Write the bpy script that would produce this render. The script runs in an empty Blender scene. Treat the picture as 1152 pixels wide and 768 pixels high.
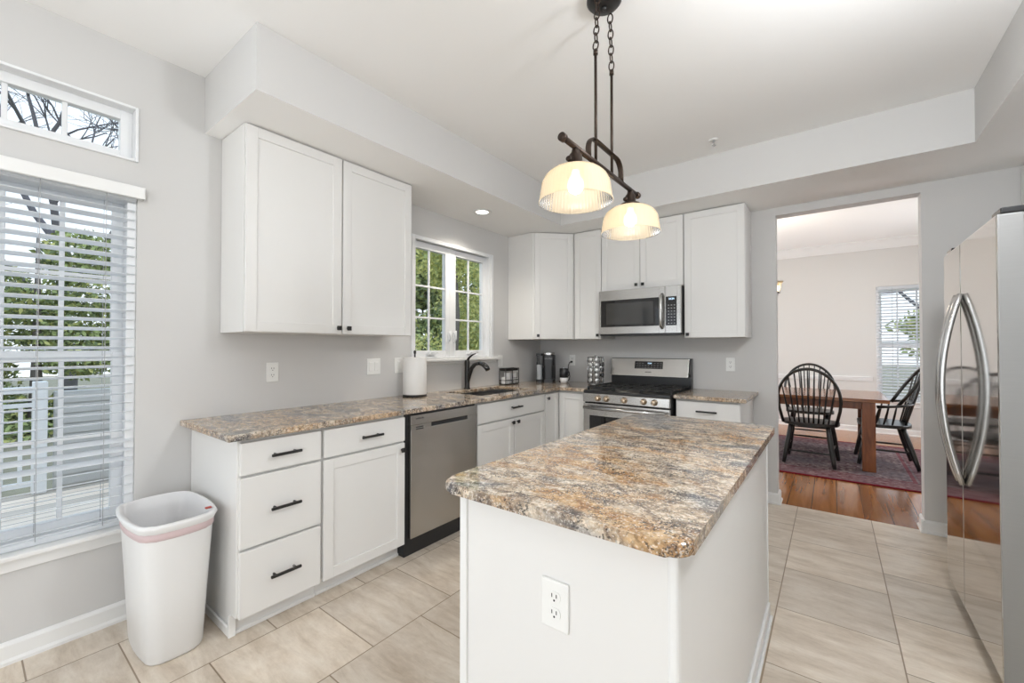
import bpy, bmesh, math, random
from mathutils import Matrix, Vector
C = bpy.context.scene
COL = C.collection
R = math.radians

# ------------------------------------------------------------------ camera, world, light, exposure
cam_d = bpy.data.cameras.new('camera')
cam_d.sensor_width = 36.0
cam_d.lens = 36.0 * 473.1 / 1152.0
cam_d.clip_start = 0.02
cam_d.clip_end = 200
cam = bpy.data.objects.new('camera', cam_d)
COL.objects.link(cam)
cam.location = (2.70, -4.098, 1.2942)
cam.rotation_euler = (R(90) + 0.013, 0, 0.6498)
C.camera = cam

C.view_settings.view_transform = 'Standard'
C.view_settings.look = 'None'
C.view_settings.gamma = 1.0
C.view_settings.use_curve_mapping = False
C.view_settings.exposure = 0.20
C.cycles.max_bounces = 10
C.cycles.diffuse_bounces = 6
C.cycles.glossy_bounces = 5
C.cycles.transparent_max_bounces = 24
C.cycles.transmission_bounces = 8
C.cycles.caustics_reflective = False
C.cycles.caustics_refractive = False
C.cycles.sample_clamp_indirect = 6.0
C.cycles.use_denoising = True

W = bpy.data.worlds.new('overcast_sky')
C.world = W
W.use_nodes = True
wn = W.node_tree.nodes
wl = W.node_tree.links
wbg = wn['Background']
wtc = wn.new('ShaderNodeTexCoord')
wsep = wn.new('ShaderNodeSeparateXYZ')
wramp = wn.new('ShaderNodeValToRGB')
wl.new(wtc.outputs['Generated'], wsep.inputs[0])
wl.new(wsep.outputs['Z'], wramp.inputs[0])
wl.new(wramp.outputs[0], wbg.inputs[0])
wramp.color_ramp.elements[0].position = 0.0
wramp.color_ramp.elements[0].color = (0.86, 0.91, 0.97, 1)
wramp.color_ramp.elements[1].position = 0.8
wramp.color_ramp.elements[1].color = (0.66, 0.80, 1.0, 1)
wbg.inputs[1].default_value = 1.35

def area(name, loc, rot, sx, sy, watts, col=(1, 1, 1)):
    d = bpy.data.lights.new(name, 'AREA')
    d.shape = 'RECTANGLE'
    d.size = sx
    d.size_y = sy
    d.energy = watts
    d.color = col
    o = bpy.data.objects.new(name, d)
    COL.objects.link(o)
    o.location = loc
    o.rotation_euler = rot
    return o

# added fill lights in made-up openings (glass doors behind the camera, side windows)
area('fill_rear_opening', (2.0, -10.75, 0.95), (R(90 + 40), 0, 0), 3.0, 2.0, 44, (0.90, 0.95, 1.0))
area('fill_left_opening', (-0.30, -6.5, 0.85), (0, R(-90 - 42), 0), 1.5, 3.2, 58, (0.88, 0.94, 1.0))
area('fill_right_opening', (4.25, -6.9, 1.2), (0, R(90 + 10), 0), 1.6, 2.8, 54, (0.90, 0.95, 1.0))
area('fill_dining_left', (-0.16, 2.2, 1.4), (0, R(-90), 0), 1.6, 1.6, 66, (0.93, 0.965, 1.0))
area('fill_dining_right', (4.76, 2.4, 1.4), (0, R(90), 0), 1.6, 1.6, 42, (0.93, 0.965, 1.0))

def fill_point_light(name, loc, watts, size, col):
    d = bpy.data.lights.new(name, 'POINT')
    d.energy = watts
    d.color = col
    d.shadow_soft_size = size
    o = bpy.data.objects.new(name, d)
    COL.objects.link(o)
    o.location = loc
    return o


# added fill points without fixtures, out of view over and behind the camera
LC = (0.92, 0.96, 1.0)
fill_point_light('fill_point_overhead', (3.1, -2.65, 2.30), 47, 0.12, LC)
fill_point_light('fill_point_left', (1.2, -4.1, 2.52), 6, 0.10, LC)
fill_point_light('fill_point_rear', (2.0, -8.2, 2.35), 22, 0.15, LC)

# ------------------------------------------------------------------ mesh helpers
class MB:
    def __init__(self):
        self.bm = bmesh.new()

    def _tf(self, vs, M):
        if M is not None:
            for v in vs:
                v.co = M @ v.co

    def box(self, x0, x1, y0, y1, z0, z1, bv=0.0, M=None, mi=0, seg=1):
        t = bmesh.new()
        cs = [t.verts.new((x, y, z)) for x in (x0, x1) for y in (y0, y1) for z in (z0, z1)]
        for f in ((0, 1, 3, 2), (4, 6, 7, 5), (0, 4, 5, 1), (2, 3, 7, 6), (0, 2, 6, 4), (1, 5, 7, 3)):
            t.faces.new([cs[i] for i in f])
        if bv > 0:
            bmesh.ops.bevel(t, geom=t.edges[:], offset=bv, segments=seg, profile=0.5, affect='EDGES')
        self.merge(t, M, mi)

    def merge(self, t, M=None, mi=0, smooth=False):
        bmesh.ops.recalc_face_normals(t, faces=t.faces[:])
        m = {}
        for v in t.verts:
            m[v] = self.bm.verts.new(M @ v.co if M is not None else v.co)
        for f in t.faces:
            try:
                nf = self.bm.faces.new([m[v] for v in f.verts])
                nf.material_index = mi
                nf.smooth = smooth
            except ValueError:
                pass
        t.free()

    def tube(self, pts, r, seg=10, M=None, closed=False, smooth=True, flat=None, mi=0):
        """tube along pts; r number or list; flat=(a,b) makes an elliptic section"""
        t = bmesh.new()
        P = [Vector(p) for p in pts]
        n = len(P)
        rr = r if isinstance(r, (list, tuple)) else [r] * n
        rings = []
        prev = None
        for i in range(n):
            a = P[(i - 1) % n] if (closed or i > 0) else P[i]
            b = P[(i + 1) % n] if (closed or i < n - 1) else P[i]
            T = (b - a).normalized()
            if prev is None:
                up = Vector((0, 0, 1)) if abs(T.z) < 0.9 else Vector((0, 1, 0))
                nx = up.cross(T).normalized()
            else:
                nx = (prev - T * prev.dot(T)).normalized()
            prev = nx
            ny = T.cross(nx).normalized()
            ring = []
            for k in range(seg):
                an = 2 * math.pi * (k + 0.5) / seg
                fa, fb = (flat if flat else (1, 1))
                ring.append(t.verts.new(P[i] + nx * math.cos(an) * rr[i] * fa + ny * math.sin(an) * rr[i] * fb))
            rings.append(ring)
        m = n if closed else n - 1
        for i in range(m):
            A = rings[i]
            B = rings[(i + 1) % n]
            for k in range(seg):
                t.faces.new((A[k], A[(k + 1) % seg], B[(k + 1) % seg], B[k]))
        if not closed:
            t.faces.new(rings[0])
            t.faces.new(rings[-1][::-1])
        self.merge(t, M, mi, smooth)

    def lathe(self, prof, c=(0, 0, 0), seg=24, M=None, smooth=True, rib=0.0, nrib=0, mi=0):
        """prof list of (r, z) revolved about the local z axis at c; r=0 ends are closed"""
        t = bmesh.new()
        rings = []
        for (r, z) in prof:
            if r <= 1e-6:
                rings.append([t.verts.new((c[0], c[1], c[2] + z))])
            else:
                ring = []
                for k in range(seg):
                    an = 2 * math.pi * k / seg
                    q = r * (1 + rib * math.cos(nrib * an)) if rib else r
                    ring.append(t.verts.new((c[0] + q * math.cos(an), c[1] + q * math.sin(an), c[2] + z)))
                rings.append(ring)
        for A, B in zip(rings[:-1], rings[1:]):
            if len(A) == 1 and len(B) == 1:
                continue
            for k in range(seg):
                k2 = (k + 1) % seg
                if len(A) == 1:
                    t.faces.new((A[0], B[k2], B[k]))
                elif len(B) == 1:
                    t.faces.new((A[k], A[k2], B[0]))
                else:
                    t.faces.new((A[k], A[k2], B[k2], B[k]))
        self.merge(t, M, mi, smooth)

    def prism(self, pts, z0, z1, bv=0.0, M=None, mi=0, seg=2, smooth=False):
        """outline (x, y) extruded from z0 to z1"""
        t = bmesh.new()
        lo = [t.verts.new((x, y, z0)) for x, y in pts]
        hi = [t.verts.new((x, y, z1)) for x, y in pts]
        n = len(pts)
        fl = t.faces.new(lo[::-1])
        fh = t.faces.new(hi)
        for i in range(n):
            t.faces.new((lo[i], lo[(i + 1) % n], hi[(i + 1) % n], hi[i]))
        if bv > 0:
            ed = list(fl.edges) + list(fh.edges)
            bmesh.ops.bevel(t, geom=ed, offset=bv, segments=seg, profile=0.5, affect='EDGES')
        self.merge(t, M, mi, smooth)

    def cells(self, xs, ys, keep, z0, z1, bv=0.0, mi=0):
        """slab from a grid of cells, keep(i, j) says which are solid; no inner faces"""
        t = bmesh.new()
        V = {}

        def v(i, j, k):
            if (i, j, k) not in V:
                V[(i, j, k)] = t.verts.new((xs[i], ys[j], (z0, z1)[k]))
            return V[(i, j, k)]
        nx, ny = len(xs) - 1, len(ys) - 1
        K = lambda i, j: 0 <= i < nx and 0 <= j < ny and keep(i, j)
        for i in range(nx):
            for j in range(ny):
                if not K(i, j):
                    continue
                t.faces.new((v(i, j, 1), v(i + 1, j, 1), v(i + 1, j + 1, 1), v(i, j + 1, 1)))
                t.faces.new((v(i, j, 0), v(i, j + 1, 0), v(i + 1, j + 1, 0), v(i + 1, j, 0)))
                if not K(i - 1, j):
                    t.faces.new((v(i, j, 0), v(i, j, 1), v(i, j + 1, 1), v(i, j + 1, 0)))
                if not K(i + 1, j):
                    t.faces.new((v(i + 1, j, 0), v(i + 1, j + 1, 0), v(i + 1, j + 1, 1), v(i + 1, j, 1)))
                if not K(i, j - 1):
                    t.faces.new((v(i, j, 0), v(i + 1, j, 0), v(i + 1, j, 1), v(i, j, 1)))
                if not K(i, j + 1):
                    t.faces.new((v(i, j + 1, 0), v(i, j + 1, 1), v(i + 1, j + 1, 1), v(i + 1, j + 1, 0)))
        bmesh.ops.recalc_face_normals(t, faces=t.faces[:])
        bmesh.ops.dissolve_limit(t, angle_limit=0.01, verts=t.verts[:], edges=t.edges[:])
        if bv > 0:
            ed = [e for e in t.edges if len(e.link_faces) == 2 and e.calc_face_angle(0) > 1.0]
            bmesh.ops.bevel(t, geom=ed, offset=bv, segments=2, profile=0.5, affect='EDGES')
        self.merge(t, None, mi)

    def quad(self, a, b, c, d, mi=0):
        vs = [self.bm.verts.new(p) for p in (a, b, c, d)]
        f = self.bm.faces.new(vs)
        f.material_index = mi


def put(name, mb, mats, parent=None, kind=None, label=None):
    """link a mesh built in world (or root-local when the root is at the origin) coordinates"""
    me = bpy.data.meshes.new(name)
    off = Vector((0, 0, 0))
    p = parent
    while p is not None:
        off += p.location
        p = p.parent
    for v in mb.bm.verts:
        v.co -= off
    mb.bm.to_mesh(me)
    mb.bm.free()
    for m in (mats if isinstance(mats, (list, tuple)) else [mats]):
        me.materials.append(m)
    o = bpy.data.objects.new(name, me)
    COL.objects.link(o)
    if parent is not None:
        o.parent = parent
    if kind:
        o['kind'] = kind
    if label:
        o['label'] = label
    return o


def tag(o, label, cat, group=None, kind=None):
    o['label'] = label
    o['category'] = cat
    if group:
        o['group'] = group
    if kind:
        o['kind'] = kind
    return o


def thing(name, label, cat, loc=(0, 0, 0), group=None):
    o = bpy.data.objects.new(name, None)
    o.empty_display_size = 0.05
    COL.objects.link(o)
    o.location = loc
    return tag(o, label, cat, group)


def dup(root, loc, rotz, label, group=None):
    r = root.copy()
    COL.objects.link(r)
    r.location = loc
    r.rotation_euler = (0, 0, rotz)
    r['label'] = label
    if group:
        r['group'] = group
    for ch in list(root.children):
        c = ch.copy()
        COL.objects.link(c)
        c.parent = r
        for g in list(ch.children):
            d = g.copy()
            COL.objects.link(d)
            d.parent = c
    return r


def text_mesh(name, body, size, M, mat, parent, depth=0.0004):
    cu = bpy.data.curves.new(name + '_curve', 'FONT')
    cu.body = body
    cu.size = size
    cu.align_x = 'CENTER'
    cu.align_y = 'CENTER'
    cu.extrude = depth
    tmp = bpy.data.objects.new(name + '_tmp', cu)
    COL.objects.link(tmp)
    dg = bpy.context.evaluated_depsgraph_get()
    me = bpy.data.meshes.new_from_object(tmp.evaluated_get(dg))
    COL.objects.unlink(tmp)
    bpy.data.objects.remove(tmp)
    off = Vector((0, 0, 0))
    p = parent
    while p is not None:
        off += p.location
        p = p.parent
    for v in me.vertices:
        v.co = (M @ v.co) - off
    me.materials.clear()
    me.materials.append(mat)
    o = bpy.data.objects.new(name, me)
    COL.objects.link(o)
    o.parent = parent
    return o


def FX(x, y, z=0):
    """frame on a face that looks towards +X: local x -> +Y, local y -> +X (outward), local z up"""
    return Matrix(((0, 1, 0, x), (1, 0, 0, y), (0, 0, 1, z), (0, 0, 0, 1)))


def FY(x, y, z=0):
    """frame on a face that looks towards -Y: local x -> +X, local y -> -Y (outward)"""
    return Matrix(((1, 0, 0, x), (0, -1, 0, y), (0, 0, 1, z), (0, 0, 0, 1)))


def rrect(x0, x1, y0, y1, r, n=6):
    pts = []
    for cx, cy, a0 in ((x1 - r, y1 - r, 0), (x0 + r, y1 - r, 90), (x0 + r, y0 + r, 180), (x1 - r, y0 + r, 270)):
        for k in range(n + 1):
            a = R(a0 + 90 * k / n)
            pts.append((cx + r * math.cos(a), cy + r * math.sin(a)))
    return pts

# ------------------------------------------------------------------ materials
def mat(name, col=(0.8, 0.8, 0.8), rough=0.5, metal=0.0, spec=0.5, emit=None, es=0.0, coat=0.0, bump=None, vary=0.0, vscale=4.0, aniso=0.0):
    m = bpy.data.materials.new(name)
    m.use_nodes = True
    nt = m.node_tree
    b = nt.nodes['Principled BSDF']
    b.inputs['Base Color'].default_value = (*col, 1)
    b.inputs['Roughness'].default_value = rough
    b.inputs['Metallic'].default_value = metal
    b.inputs['Specular IOR Level'].default_value = spec
    b.inputs['Coat Weight'].default_value = coat
    if emit:
        b.inputs['Emission Color'].default_value = (*emit, 1)
        b.inputs['Emission Strength'].default_value = es
    if vary > 0 or bump:
        tc = nt.nodes.new('ShaderNodeTexCoord')
        ns = nt.nodes.new('ShaderNodeTexNoise')
        ns.inputs['Scale'].default_value = vscale
        ns.inputs['Detail'].default_value = 6
        nt.links.new(tc.outputs['Object'], ns.inputs['Vector'])
        if vary > 0:
            mx = nt.nodes.new('ShaderNodeMix')
            mx.data_type = 'RGBA'
            mx.inputs['A'].default_value = (*[c * (1 - vary) for c in col], 1)
            mx.inputs['B'].default_value = (*[min(1, c * (1 + vary)) for c in col], 1)
            nt.links.new(ns.outputs['Fac'], mx.inputs['Factor'])
            nt.links.new(mx.outputs['Result'], b.inputs['Base Color'])
        if bump:
            bp = nt.nodes.new('ShaderNodeBump')
            bp.inputs['Strength'].default_value = bump
            bp.inputs['Distance'].default_value = 0.002
            n2 = nt.nodes.new('ShaderNodeTexNoise')
            n2.inputs['Scale'].default_value = 180
            nt.links.new(tc.outputs['Object'], n2.inputs['Vector'])
            nt.links.new(n2.outputs['Fac'], bp.inputs['Height'])
            nt.links.new(bp.outputs['Normal'], b.inputs['Normal'])
    return m


def N(nt, kind, **kw):
    n = nt.nodes.new(kind)
    for k, v in kw.items():
        if hasattr(n, k) and k not in n.inputs:
            setattr(n, k, v)
        else:
            n.inputs[k].default_value = v
    return n


def ramp(nt, src, stops, interp='LINEAR'):
    r = nt.nodes.new('ShaderNodeValToRGB')
    r.color_ramp.interpolation = interp
    while len(r.color_ramp.elements) < len(stops):
        r.color_ramp.elements.new(0.5)
    for e, (p, c) in zip(r.color_ramp.elements, stops):
        e.position = p
        e.color = (*c, 1) if len(c) == 3 else c
    nt.links.new(src, r.inputs[0])
    return r.outputs[0]


def mixc(nt, f, a, b, blend='MIX'):
    m = nt.nodes.new('ShaderNodeMix')
    m.data_type = 'RGBA'
    m.blend_type = blend
    for s, v in (('Factor', f), ('A', a), ('B', b)):
        if isinstance(v, bpy.types.NodeSocket):
            nt.links.new(v, m.inputs[s])
        elif s == 'Factor':
            m.inputs[s].default_value = v
        else:
            m.inputs[s].default_value = (*v, 1)
    return m.outputs['Result']


def mapped(nt, scale=(1, 1, 1), rot=(0, 0, 0), loc=(0, 0, 0)):
    tc = nt.nodes.new('ShaderNodeTexCoord')
    mp = nt.nodes.new('ShaderNodeMapping')
    mp.inputs['Scale'].default_value = scale
    mp.inputs['Rotation'].default_value = rot
    mp.inputs['Location'].default_value = loc
    nt.links.new(tc.outputs['Object'], mp.inputs[0])
    return mp.outputs[0]


WALLC = (0.62, 0.612, 0.602)
m_wall = mat('wall_paint', WALLC, 0.75, spec=0.25, bump=0.03)
m_ceil = mat('ceiling_paint', (0.91, 0.905, 0.895), 0.85, spec=0.15, bump=0.03)
m_dwall = mat('dining_wall_paint', (0.66, 0.645, 0.62), 0.75, spec=0.25, bump=0.03)
m_trim = mat('trim_paint', (0.80, 0.80, 0.79), 0.35, spec=0.45)
m_cab = mat('cabinet_paint', (0.76, 0.752, 0.735), 0.38, spec=0.45)
m_gap = mat('cabinet_face_frame_paint', (0.62, 0.615, 0.60), 0.5, spec=0.3)
m_black = mat('black_metal', (0.014, 0.013, 0.013), 0.35, metal=0.0, spec=0.5)
m_blackp = mat('black_plastic', (0.016, 0.016, 0.017), 0.3, spec=0.5)
m_blackglass = mat('black_glass', (0.008, 0.008, 0.009), 0.04, spec=0.6)
m_bronze = mat('dark_bronze', (0.045, 0.030, 0.022), 0.38, metal=0.7, spec=0.5)
m_plate = mat('outlet_plastic', (0.82, 0.82, 0.80), 0.3, spec=0.5)
m_slot = mat('outlet_slot_shadow', (0.03, 0.03, 0.03), 0.6)
m_chrome = mat('chrome_wire', (0.55, 0.56, 0.57), 0.15, metal=1.0)
m_paper = mat('paper_towel', (0.82, 0.81, 0.79), 0.9, spec=0.1, bump=0.3)
m_bin = mat('white_bin_plastic', (0.76, 0.76, 0.755), 0.35, spec=0.4)
m_pink = mat('pink_drawstring_band', (0.60, 0.475, 0.48), 0.5, spec=0.3)
m_red = mat('red_drawstring', (0.42, 0.08, 0.06), 0.5)
m_white = mat('white_ceramic', (0.8, 0.8, 0.8), 0.15, spec=0.5)
m_slat = mat('blind_slat', (0.86, 0.875, 0.89), 0.4, spec=0.4)
_nt = m_slat.node_tree
_tl = _nt.nodes.new('ShaderNodeBsdfTranslucent')
_tl.inputs[0].default_value = (0.92, 0.94, 0.96, 1)
_mx = _nt.nodes.new('ShaderNodeMixShader')
_mx.inputs[0].default_value = 0.6
_nt.links.new(_nt.nodes['Principled BSDF'].outputs[0], _mx.inputs[1])
_nt.links.new(_tl.outputs[0], _mx.inputs[2])
_nt.links.new(_mx.outputs[0], _nt.nodes['Material Output'].inputs[0])
m_cord = mat('blind_cord', (0.45, 0.45, 0.45), 0.8)
m_logo = mat('pale_print', (0.30, 0.30, 0.30), 0.4)
m_blackwood = mat('black_painted_wood', (0.012, 0.012, 0.011), 0.28, spec=0.55)
m_brass = mat('warm_knob_metal', (0.62, 0.50, 0.38), 0.22, metal=1.0)
m_vinyl = mat('white_window_vinyl', (0.80, 0.81, 0.82), 0.35, spec=0.4)
m_rubber = mat('rubber_black', (0.02, 0.02, 0.02), 0.8)


def steel(name, col, rough, axis='z', streak=0.06):
    m = bpy.data.materials.new(name)
    m.use_nodes = True
    nt = m.node_tree
    b = nt.nodes['Principled BSDF']
    b.inputs['Metallic'].default_value = 1.0
    b.inputs['Roughness'].default_value = rough
    sc = {'x': (1, 400, 400), 'y': (400, 1, 400), 'z': (400, 400, 1)}[axis]
    v = mapped(nt, sc)
    ns = N(nt, 'ShaderNodeTexNoise', Scale=1.0, Detail=3.0)
    nt.links.new(v, ns.inputs['Vector'])
    c = ramp(nt, ns.outputs['Fac'], [(0.3, tuple(x * (1 - streak) for x in col)), (0.7, tuple(x * (1 + streak) for x in col))])
    nt.links.new(c, b.inputs['Base Color'])
    return m


m_steel = steel('brushed_stainless', (0.50, 0.49, 0.475), 0.24, 'x')
m_steel_door = steel('polished_stainless_door', (0.60, 0.585, 0.56), 0.07, 'z', 0.015)
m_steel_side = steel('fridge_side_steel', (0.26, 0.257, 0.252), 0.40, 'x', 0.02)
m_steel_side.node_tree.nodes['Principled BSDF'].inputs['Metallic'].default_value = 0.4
m_steel_dw = steel('dishwasher_stainless', (0.47, 0.455, 0.435), 0.27, 'z', 0.03)
m_handle = steel('satin_handle_steel', (0.66, 0.66, 0.66), 0.22, 'z', 0.02)
m_sink = steel('sink_steel', (0.35, 0.35, 0.35), 0.3, 'y')


def glass_mat(name, tint=(0.97, 0.985, 0.98), refl=1.0):
    m = bpy.data.materials.new(name)
    m.use_nodes = True
    nt = m.node_tree
    nt.nodes.remove(nt.nodes['Principled BSDF'])
    out = nt.nodes['Material Output']
    tr = N(nt, 'ShaderNodeBsdfTransparent')
    tr.inputs[0].default_value = (*tint, 1)
    gl = N(nt, 'ShaderNodeBsdfGlossy', Roughness=0.02)
    fr = N(nt, 'ShaderNodeFresnel', IOR=1.16)
    mx = nt.nodes.new('ShaderNodeMixShader')
    nt.links.new(fr.outputs[0], mx.inputs[0])
    nt.links.new(tr.outputs[0], mx.inputs[1])
    nt.links.new(gl.outputs[0], mx.inputs[2])
    nt.links.new(mx.outputs[0], out.inputs[0])
    return m


m_glass = glass_mat('window_glass')
m_tank = glass_mat('clear_tank_plastic', (0.84, 0.85, 0.86))


def shade_mat():
    m = bpy.data.materials.new('ribbed_cream_glass')
    m.use_nodes = True
    nt = m.node_tree
    nt.nodes.remove(nt.nodes['Principled BSDF'])
    out = nt.nodes['Material Output']
    tl = N(nt, 'ShaderNodeBsdfTranslucent')
    tl.inputs[0].default_value = (0.78, 0.64, 0.44, 1)
    df = N(nt, 'ShaderNodeBsdfDiffuse')
    df.inputs[0].default_value = (0.74, 0.66, 0.53, 1)
    tr = N(nt, 'ShaderNodeBsdfTransparent')
    tr.inputs[0].default_value = (1.0, 0.95, 0.86, 1)
    gl = N(nt, 'ShaderNodeBsdfGlossy', Roughness=0.12)
    m1 = nt.nodes.new('ShaderNodeMixShader')
    m1.inputs[0].default_value = 0.45
    nt.links.new(tl.outputs[0], m1.inputs[1])
    nt.links.new(df.outputs[0], m1.inputs[2])
    m2 = nt.nodes.new('ShaderNodeMixShader')
    m2.inputs[0].default_value = 0.28
    nt.links.new(m1.outputs[0], m2.inputs[1])
    nt.links.new(tr.outputs[0], m2.inputs[2])
    m3 = nt.nodes.new('ShaderNodeMixShader')
    lw = N(nt, 'ShaderNodeFresnel', IOR=1.4)
    nt.links.new(lw.outputs[0], m3.inputs[0])
    nt.links.new(m2.outputs[0], m3.inputs[1])
    nt.links.new(gl.outputs[0], m3.inputs[2])
    nt.links.new(m3.outputs[0], out.inputs[0])
    return m


m_shade = shade_mat()
m_bulb = mat('lit_bulb', (1, 0.9, 0.75), 0.4, emit=(1.0, 0.88, 0.66), es=4.0)
m_bulb_ch = mat('lit_chandelier_bulb', (1, 0.95, 0.88), 0.4, emit=(1.0, 0.94, 0.84), es=30.0)
m_lamp_disc = mat('lit_downlight_lens', (1, 1, 1), 0.4, emit=(1.0, 0.97, 0.9), es=4.0)


def granite(name, rot=0.0, loc=(0, 0, 0), gold=1.0):
    m = bpy.data.materials.new(name)
    m.use_nodes = True
    nt = m.node_tree
    b = nt.nodes['Principled BSDF']
    b.inputs['Roughness'].default_value = 0.07
    b.inputs['Specular IOR Level'].default_value = 0.55
    L = nt.links
    # veins stretched along one direction
    v1 = mapped(nt, (1.5, 3.6, 3.0), (0, 0, rot), loc)
    nA = N(nt, 'ShaderNodeTexNoise', Scale=1.2, Detail=3.0, Roughness=0.55, Distortion=1.2)
    L.new(v1, nA.inputs['Vector'])
    v2 = mapped(nt, (6.0, 10.0, 9.0), (0, 0, rot), loc)
    nB = N(nt, 'ShaderNodeTexNoise', Scale=2.2, Detail=12.0, Roughness=0.74, Distortion=0.8)
    L.new(v2, nB.inputs['Vector'])
    base = ramp(nt, nB.outputs['Fac'], [(0.30, (0.06, 0.05, 0.045)), (0.40, (0.17, 0.130, 0.105)), (0.47, (0.33, 0.25, 0.18)), (0.54, (0.52, 0.42, 0.315)), (0.62, (0.62, 0.54, 0.44)), (0.74, (0.40, 0.31, 0.23))])
    goldc = ramp(nt, nB.outputs['Fac'], [(0.30, (0.12, 0.06, 0.03)), (0.44, (0.33, 0.18, 0.085)), (0.55, (0.48, 0.31, 0.16)), (0.68, (0.60, 0.46, 0.30))])
    grey = ramp(nt, nB.outputs['Fac'], [(0.30, (0.02, 0.022, 0.028)), (0.44, (0.10, 0.10, 0.11)), (0.54, (0.26, 0.245, 0.23)), (0.66, (0.52, 0.48, 0.44))])
    fg = ramp(nt, nA.outputs['Fac'], [(0.52, (0, 0, 0)), (0.60, (gold, gold, gold))])
    fk = ramp(nt, nA.outputs['Fac'], [(0.36, (1, 1, 1)), (0.46, (0, 0, 0))])
    c = mixc(nt, fg, base, goldc)
    c = mixc(nt, fk, c, grey)
    # crystals and dark specks
    v3 = mapped(nt, (1, 1, 1), (0, 0, rot), loc)
    vo = N(nt, 'ShaderNodeTexVoronoi', Scale=270.0, Randomness=1.0)
    L.new(v3, vo.inputs['Vector'])
    sp = nt.nodes.new('ShaderNodeSeparateColor')
    L.new(vo.outputs['Color'], sp.inputs[0])
    dens = N(nt, 'ShaderNodeTexNoise', Scale=16.0, Detail=3.0, Distortion=0.5)
    L.new(v3, dens.inputs['Vector'])
    ad = N(nt, 'ShaderNodeMath', operation='ADD')
    L.new(sp.outputs[0], ad.inputs[0])
    ml = N(nt, 'ShaderNodeMath', operation='MULTIPLY_ADD')
    L.new(dens.outputs['Fac'], ml.inputs[0])
    ml.inputs[1].default_value = 2.2
    ml.inputs[2].default_value = -1.1
    L.new(ml.outputs[0], ad.inputs[1])
    dk = ramp(nt, ad.outputs[0], [(0.86, (0, 0, 0)), (0.96, (0.8, 0.8, 0.8))])
    c = mixc(nt, dk, c, (0.035, 0.032, 0.034))
    lt = ramp(nt, sp.outputs[1], [(0.80, (0, 0, 0)), (0.92, (0.55, 0.55, 0.55))])
    c = mixc(nt, lt, c, (0.74, 0.69, 0.62))
    vo2 = N(nt, 'ShaderNodeTexVoronoi', Scale=120.0, Randomness=1.0)
    L.new(v3, vo2.inputs['Vector'])
    s2 = nt.nodes.new('ShaderNodeSeparateColor')
    L.new(vo2.outputs['Color'], s2.inputs[0])
    tn = ramp(nt, s2.outputs[2], [(0.0, (0.66, 0.66, 0.66)), (1.0, (1.28, 1.28, 1.28))])
    c = mixc(nt, 1.0, c, tn, 'MULTIPLY')
    L.new(c, b.inputs['Base Color'])
    return m


m_granite = granite('granite_wall_run', 0.3, (3.1, 1.7, 0.0), 0.55)
m_granite_i = granite('granite_island', 0.12, (0.35, 0.2, 0.0), 1.0)


def tile_mat():
    m = bpy.data.materials.new('travertine_tile')
    m.use_nodes = True
    nt = m.node_tree
    L = nt.links
    b = nt.nodes['Principled BSDF']
    tc = nt.nodes.new('ShaderNodeTexCoord')
    sp = nt.nodes.new('ShaderNodeSeparateXYZ')
    L.new(tc.outputs['Object'], sp.inputs[0])
    ay = N(nt, 'ShaderNodeMath', operation='ADD')
    L.new(sp.outputs['Y'], ay.inputs[0])
    ay.inputs[1].default_value = 3.0 + 0.463 * 20
    ax = N(nt, 'ShaderNodeMath', operation='ADD')
    L.new(sp.outputs['X'], ax.inputs[0])
    ax.inputs[1].default_value = -0.207 + 0.453 * 20
    cb = nt.nodes.new('ShaderNodeCombineXYZ')
    L.new(ay.outputs[0], cb.inputs['X'])
    L.new(ax.outputs[0], cb.inputs['Y'])
    br = nt.nodes.new('ShaderNodeTexBrick')
    br.offset = 0.43
    br.offset_frequency = 2
    br.squash = 1.0
    br.inputs['Scale'].default_value = 1.0
    br.inputs['Brick Width'].default_value = 0.463
    br.inputs['Row Height'].default_value = 0.453
    br.inputs['Mortar Size'].default_value = 0.0032
    br.inputs['Mortar Smooth'].default_value = 0.3
    br.inputs['Bias'].default_value = 0.0
    br.inputs['Color1'].default_value = (0.88, 0.88, 0.88, 1)
    br.inputs['Color2'].default_value = (1.10, 1.09, 1.07, 1)
    br.inputs['Mortar'].default_value = (1, 1, 1, 1)
    L.new(cb.outputs[0], br.inputs['Vector'])
    v = mapped(nt, (2.2, 9.0, 1.0))
    n1 = N(nt, 'ShaderNodeTexNoise', Scale=1.3, Detail=12.0, Roughness=0.70, Distortion=0.35)
    L.new(v, n1.inputs['Vector'])
    v2 = mapped(nt, (4, 7, 1))
    n2 = N(nt, 'ShaderNodeTexNoise', Scale=1.6, Detail=12.0, Roughness=0.78, Distortion=0.4)
    L.new(v2, n2.inputs['Vector'])
    c1 = ramp(nt, n1.outputs['Fac'], [(0.30, (0.47, 0.39, 0.305)), (0.46, (0.62, 0.54, 0.45)), (0.58, (0.70, 0.63, 0.545)), (0.75, (0.76, 0.71, 0.64))])
    c2 = ramp(nt, n2.outputs['Fac'], [(0.35, (0.88, 0.86, 0.84)), (0.65, (1.06, 1.06, 1.06))])
    c = mixc(nt, 1.0, c1, c2, 'MULTIPLY')
    c = mixc(nt, 1.0, c, br.outputs['Color'], 'MULTIPLY')
    c = mixc(nt, br.outputs['Fac'], c, (0.27, 0.20, 0.135))
    L.new(c, b.inputs['Base Color'])
    b.inputs['Roughness'].default_value = 0.28
    b.inputs['Specular IOR Level'].default_value = 0.5
    bp = N(nt, 'ShaderNodeBump', Strength=0.25, Distance=0.002)
    bp.invert = True
    L.new(br.outputs['Fac'], bp.inputs['Height'])
    L.new(bp.outputs['Normal'], b.inputs['Normal'])
    return m


m_tile = tile_mat()


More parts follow.
